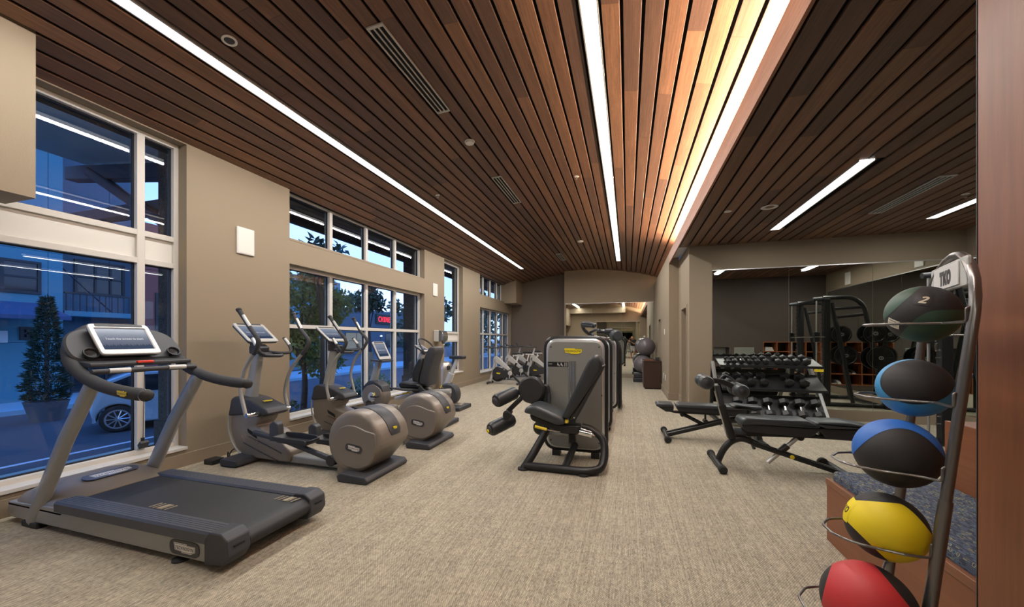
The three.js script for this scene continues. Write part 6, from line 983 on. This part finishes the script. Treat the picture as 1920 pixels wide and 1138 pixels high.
tree(-10.5, 13.7, GY, [[0, 3.0, 0, 0.45], [0, 3.4, 0.1, 0.4], [0.1, 3.9, 0, 0.3], [0.1, 3.0, 0.4, 0.35], [0, 2.9, -0.5, 0.4]], 800, 0.24, O.leafDark, 'dark_tree', 'dark broad-leaved young tree in silhouette through the third pane of the wide window', 3.2);
tree(-7.55, 7.95, GY, [[0, 3.72, -0.42, 0.24], [0.1, 3.85, -0.2, 0.2], [0, 3.70, 0.5, 0.26], [-0.1, 3.9, 0.75, 0.2]], 150, 0.24, O.leafDark, 'slender_tree', 'slender sapling whose top leaves show in the upper wide window', 4.0);
for (const [x, d, h, w, n, m, lab] of [[-8.0, 6.6, 0.85, 1.1, 1300, O.leafDark, 'dark low bush outside, left in the wide window'], [-8.2, 9.6, 0.7, 1.0, 1100, O.leafDark, 'dark low bush outside behind the sign post'], [-9.0, 12.0, 0.9, 1.2, 1100, O.leaf, 'green low bush outside, right in the wide window']]) {
  at(x, d, GY); const t = thing('bush', lab, 'bush'); stuff(mesh('foliage', leaves(n, () => { const o = rdir(), k = Math.pow(rnd(), 0.4); return [P(x + o.x * k * w * 0.6, GY + h * 0.55 + o.y * k * h * 0.6, d + o.z * k * w), rdir()]; }, 0.12, 0.035), m, t)); stuff(mesh('stems', Array.from({ length: 9 }, (_, i) => rod(P(x + Math.cos(i) * 0.1, GY, d + Math.sin(i) * 0.1), P(x + Math.cos(i * 2.4) * w * 0.4, GY + h * 0.8, d + Math.sin(i * 2.4) * w * 0.6), 0.012, 5)), O.bark, t)); at(0, 0); }
for (const [x, d, y, r, n, lab] of [[-46, 56, 5.5, 3.6, 900, 'dark tree mass on the skyline through the third wide pane'], [-47, 48, 5.0, 3.4, 900, 'dark tree mass on the skyline left of the red sign'], [-45, 67, 5.2, 3.4, 800, 'dark tree mass on the skyline right of the red sign'], [-23, 40, 4.0, 2.8, 900, 'dark tree outside low in the narrow window'], [-20, 50, 4.4, 3.0, 900, 'dark tree outside in the left pane of the farthest window'], [-17, 62, 4.6, 3.2, 900, 'dark tree outside in the right panes of the farthest window']]) tree(x, d, GY, [[0, y, 0, r], [1, y + 1.2, 2, r * 0.7], [0, y - 1.5, -2, r * 0.9], [0, y - 3, 1, r], [0, y + r * 0.9, 0, r * 0.4]], n, 0.9, O.leafDark, 'skyline_tree', lab, y);
{ // conifer in a planter
  const x = -15.6, d = 6.45, y0 = GY + 0.0; at(x, d, y0); const t = thing('potted_conifer', 'slim dark conifer in a round planter across the street', 'potted tree');
  mesh('planter', turned([[0, 0], [0.30, 0], [0.42, 0.5], [0.44, 0.56], [0.40, 0.56], [0.38, 0.5], [0, 0.48]], P(x, y0, d), P(x, 1, d), 24), O.pot, t); mesh('trunk', rod(P(x, y0 + 0.4, d), P(x, y0 + 3.1, d), 0.05, 8), O.bark, t);
  stuff(mesh('foliage', leaves(5200, () => { const h = Math.pow(rnd(), 1.3), a = rr(0, 6.283), lay = 0.85 + 0.15 * Math.sin(h * 60), R = (0.52 * Math.pow(1 - h, 0.8) * (h < 0.08 ? 0.75 : 1) + 0.02) * lay * Math.sqrt(rr(0.35, 1)); return [P(x + Math.cos(a) * R, y0 + 0.6 + h * 2.85, d + Math.sin(a) * R), new THREE.Vector3(Math.cos(a), 0.35, -Math.sin(a)).addScaledVector(rdir(), 0.4)]; }, 0.13, 0.016), O.needle, t)); at(0, 0);
}
{ at(-7.0, 9.1, GY); const t = thing('sign_post', 'back of a two-panel street sign on a thin post outside the wide window', 'sign'); mesh('post', rod(P(-7, GY, 9.1), P(-7, 1.12, 9.1), 0.022, 8), O.rim, t); for (const [a, b, y] of [[8.82, 9.06, 0.30], [9.12, 9.34, 0.42]]) mesh('sign_panel', bx(-7.012, -6.998, y, y + 0.68, a, b, 0.004), M.panelWhite, t); at(0, 0); }

// ───────── the photographer and the camera on its tripod, seen in the far mirror ─────────
{
  at(0, -0.16, 0); const t = thing('tripod_camera', 'black camera on a tripod, reflected far off in the back mirror', 'camera');
  mesh('camera_body', bx(-0.07, 0.07, 1.40, 1.50, -0.20, -0.12, 0.015), M.blackPlastic, t); mesh('head', [rod(P(0, 1.28, -0.16), P(0, 1.40, -0.16), 0.03)], M.blackMetal, t);
  for (const a of [0.5, 2.6, 4.7]) mesh('leg', tube([P(0, 1.28, -0.16), P(Math.cos(a) * 0.27, 0, -0.16 + Math.sin(a) * 0.27)], 0.014, { n: 8 }), M.steel, t); at(0, 0);
  const px = 0.38, pd = -0.47; at(px, pd); const p = thing('person', 'person in black top and grey shorts bending to a camera, small in the back mirror', 'person');
  const J = (x, y, d) => new THREE.Vector3(x, y, -d);          // about the feet; depth positive into the room
  const bones = (list, res, lo, hi, smooth, mat, name, parent, cells) => {
    const size = new THREE.Vector3().subVectors(hi, lo), S = Math.max(size.x, size.y, size.z) / 2, c = lo.clone().add(hi).multiplyScalar(0.5), mc = new MarchingCubes(res, mat, false, false, 120000); mc.isolation = 0;
    const v = new THREE.Vector3(), ab = new THREE.Vector3();
    for (let k = 0; k < res; k++) for (let j = 0; j < res; j++) for (let i = 0; i < res; i++) { v.set((i - res / 2) / (res / 2) * S + c.x, (j - res / 2) / (res / 2) * S + c.y, (k - res / 2) / (res / 2) * S + c.z); let s = 0;
      for (const [a, b, ra, rb] of list) { ab.subVectors(b, a); const q = Math.max(0, Math.min(1, v.clone().sub(a).dot(ab) / Math.max(1e-9, ab.lengthSq()))), dd = v.distanceTo(a.clone().addScaledVector(ab, q)) - (ra + (rb - ra) * q); s += Math.exp(-dd / smooth); }
      mc.field[i + j * res + k * res * res] = Math.log(Math.max(s, 1e-30)) * smooth; }
    mc.update(); const n = mc.count, g = new THREE.BufferGeometry(), pp = new Float32Array(n * 3); for (let i = 0; i < n; i++) { pp[i * 3] = mc.positionArray[i * 3] * S + c.x; pp[i * 3 + 1] = mc.positionArray[i * 3 + 1] * S + c.y; pp[i * 3 + 2] = mc.positionArray[i * 3 + 2] * S + c.z; }
    g.setAttribute('position', new THREE.BufferAttribute(pp, 3)); const w = mergeVertices(g, 1e-4); w.computeVertexNormals(); return mesh(name, w, mat, parent);
  };
  const hip = J(0.02, 0.93, -0.05), chest = J(-0.02, 1.30, 0.02), neck = J(-0.03, 1.46, 0.05), head = J(-0.05, 1.60, 0.08);
  const kn = (s) => J(s * 0.10, 0.50, 0.02), an = (s) => J(s * 0.12, 0.08, -0.06), hipS = (s) => J(s * 0.09, 0.90, -0.05), sh = (s) => J(s * 0.18, 1.40, 0.03), el = (s) => s < 0 ? J(-0.30, 1.18, 0.12) : J(0.10, 1.14, 0.18), wr = (s) => s < 0 ? J(-0.36, 1.36, 0.24) : J(-0.18, 1.30, 0.27);
  const skin = std(lin(0.36, 0.19, 0.12), 0.6), top = std(lin(0.010, 0.010, 0.012), 0.8), shorts = std(lin(0.34, 0.33, 0.31), 0.8), hair = std(lin(0.10, 0.045, 0.02), 0.7), shoeM = std(lin(0.40, 0.06, 0.05), 0.6);
  const L = []; L.push([hip, chest, 0.13, 0.14], [chest, neck, 0.10, 0.055], [neck, head, 0.055, 0.06], [head.clone().add(J(0, 0.03, -0.01)), head.clone().add(J(0, -0.03, 0.02)), 0.092, 0.075], [head.clone().add(J(0, 0.0, 0.09)), head.clone().add(J(0, -0.025, 0.105)), 0.012, 0.018], [head.clone().add(J(0.088, 0, 0)), head.clone().add(J(0.09, -0.03, 0)), 0.014, 0.012], [head.clone().add(J(-0.088, 0, 0)), head.clone().add(J(-0.09, -0.03, 0)), 0.014, 0.012]);
  for (const s of [-1, 1]) { L.push([hipS(s), kn(s), 0.085, 0.058], [kn(s), an(s), 0.055, 0.038], [an(s), J(s * 0.13, 0.04, 0.08), 0.042, 0.032], [chest.clone().add(J(s * 0.08, 0.06, 0)), sh(s), 0.08, 0.062], [sh(s), el(s), 0.052, 0.040], [el(s), wr(s), 0.040, 0.028], [wr(s), wr(s).clone().add(J(-s * 0.03, 0.03, 0.05)), 0.032, 0.030]);
    for (let f = 0; f < 4; f++) { const b = wr(s).clone().add(J(-s * 0.03, 0.05 - f * 0.02, 0.06)); L.push([b, b.clone().add(J(-s * 0.035, 0.005, 0.035)), 0.010, 0.009], [b.clone().add(J(-s * 0.035, 0.005, 0.035)), b.clone().add(J(-s * 0.06, -0.005, 0.02)), 0.009, 0.008]); } L.push([wr(s).clone().add(J(-s * 0.01, 0.03, 0.02)), wr(s).clone().add(J(-s * 0.05, 0.07, 0.01)), 0.011, 0.009]); }
  bones(L, 110, new THREE.Vector3(-0.9, -0.02, -0.9), new THREE.Vector3(0.9, 1.78, 0.9), 0.014, skin, 'body', p);
  bones([[hip.clone().add(J(0, 0.05, 0)), chest, 0.150, 0.158], [chest, neck.clone().add(J(0, -0.03, 0)), 0.125, 0.075], ...[-1, 1].flatMap((s) => [[chest.clone().add(J(s * 0.08, 0.06, 0)), sh(s), 0.094, 0.076], [sh(s), sh(s).clone().lerp(el(s), 0.75), 0.066, 0.060]])], 64, new THREE.Vector3(-0.5, 0.75, -0.5), new THREE.Vector3(0.5, 1.6, 0.5), 0.015, top, 'shirt', p);
  bones([[hip.clone().add(J(0, -0.02, 0)), hip.clone().add(J(0, 0.03, 0)), 0.15, 0.148], ...[-1, 1].map((s) => [hipS(s), hipS(s).clone().lerp(kn(s), 0.85), 0.108, 0.086])], 56, new THREE.Vector3(-0.4, 0.4, -0.4), new THREE.Vector3(0.4, 1.15, 0.4), 0.015, shorts, 'shorts', p);
  bones([[head.clone().add(J(0, 0.045, -0.025)), head.clone().add(J(0, 0.0, -0.05)), 0.092, 0.078]], 40, new THREE.Vector3(-0.2, 1.45, -0.2), new THREE.Vector3(0.2, 1.8, 0.2), 0.01, hair, 'hair', p);
  for (const s of [-1, 1]) { mesh('shoe', exX([[pd - 0.11, 0.005], [pd + 0.14, 0.005], [pd + 0.15, 0.04], [pd + 0.06, 0.075], [pd - 0.04, 0.11], [pd - 0.11, 0.10]], px + s * 0.125 - 0.048, px + s * 0.125 + 0.048, { r: 0.03, bev: 0.02 }), shoeM, p); mesh('eye', new THREE.SphereGeometry(0.011, 10, 8).translate(head.x + s * 0.033, head.y + 0.012, head.z - 0.078), std(lin(0.05, 0.03, 0.02), 0.2), p); }
  mesh('mouth', new THREE.SphereGeometry(0.018, 10, 6).scale(1, 0.3, 0.35).translate(head.x, head.y - 0.055, head.z - 0.088), std(lin(0.30, 0.10, 0.08), 0.5), p);
  at(0, 0);
}

for (const c of [...scene.children]) c.traverse((o) => { if (o.isMesh && o.material !== M.glass) o.castShadow = o.receiveShadow = true; });
renderer.render(scene, camera);
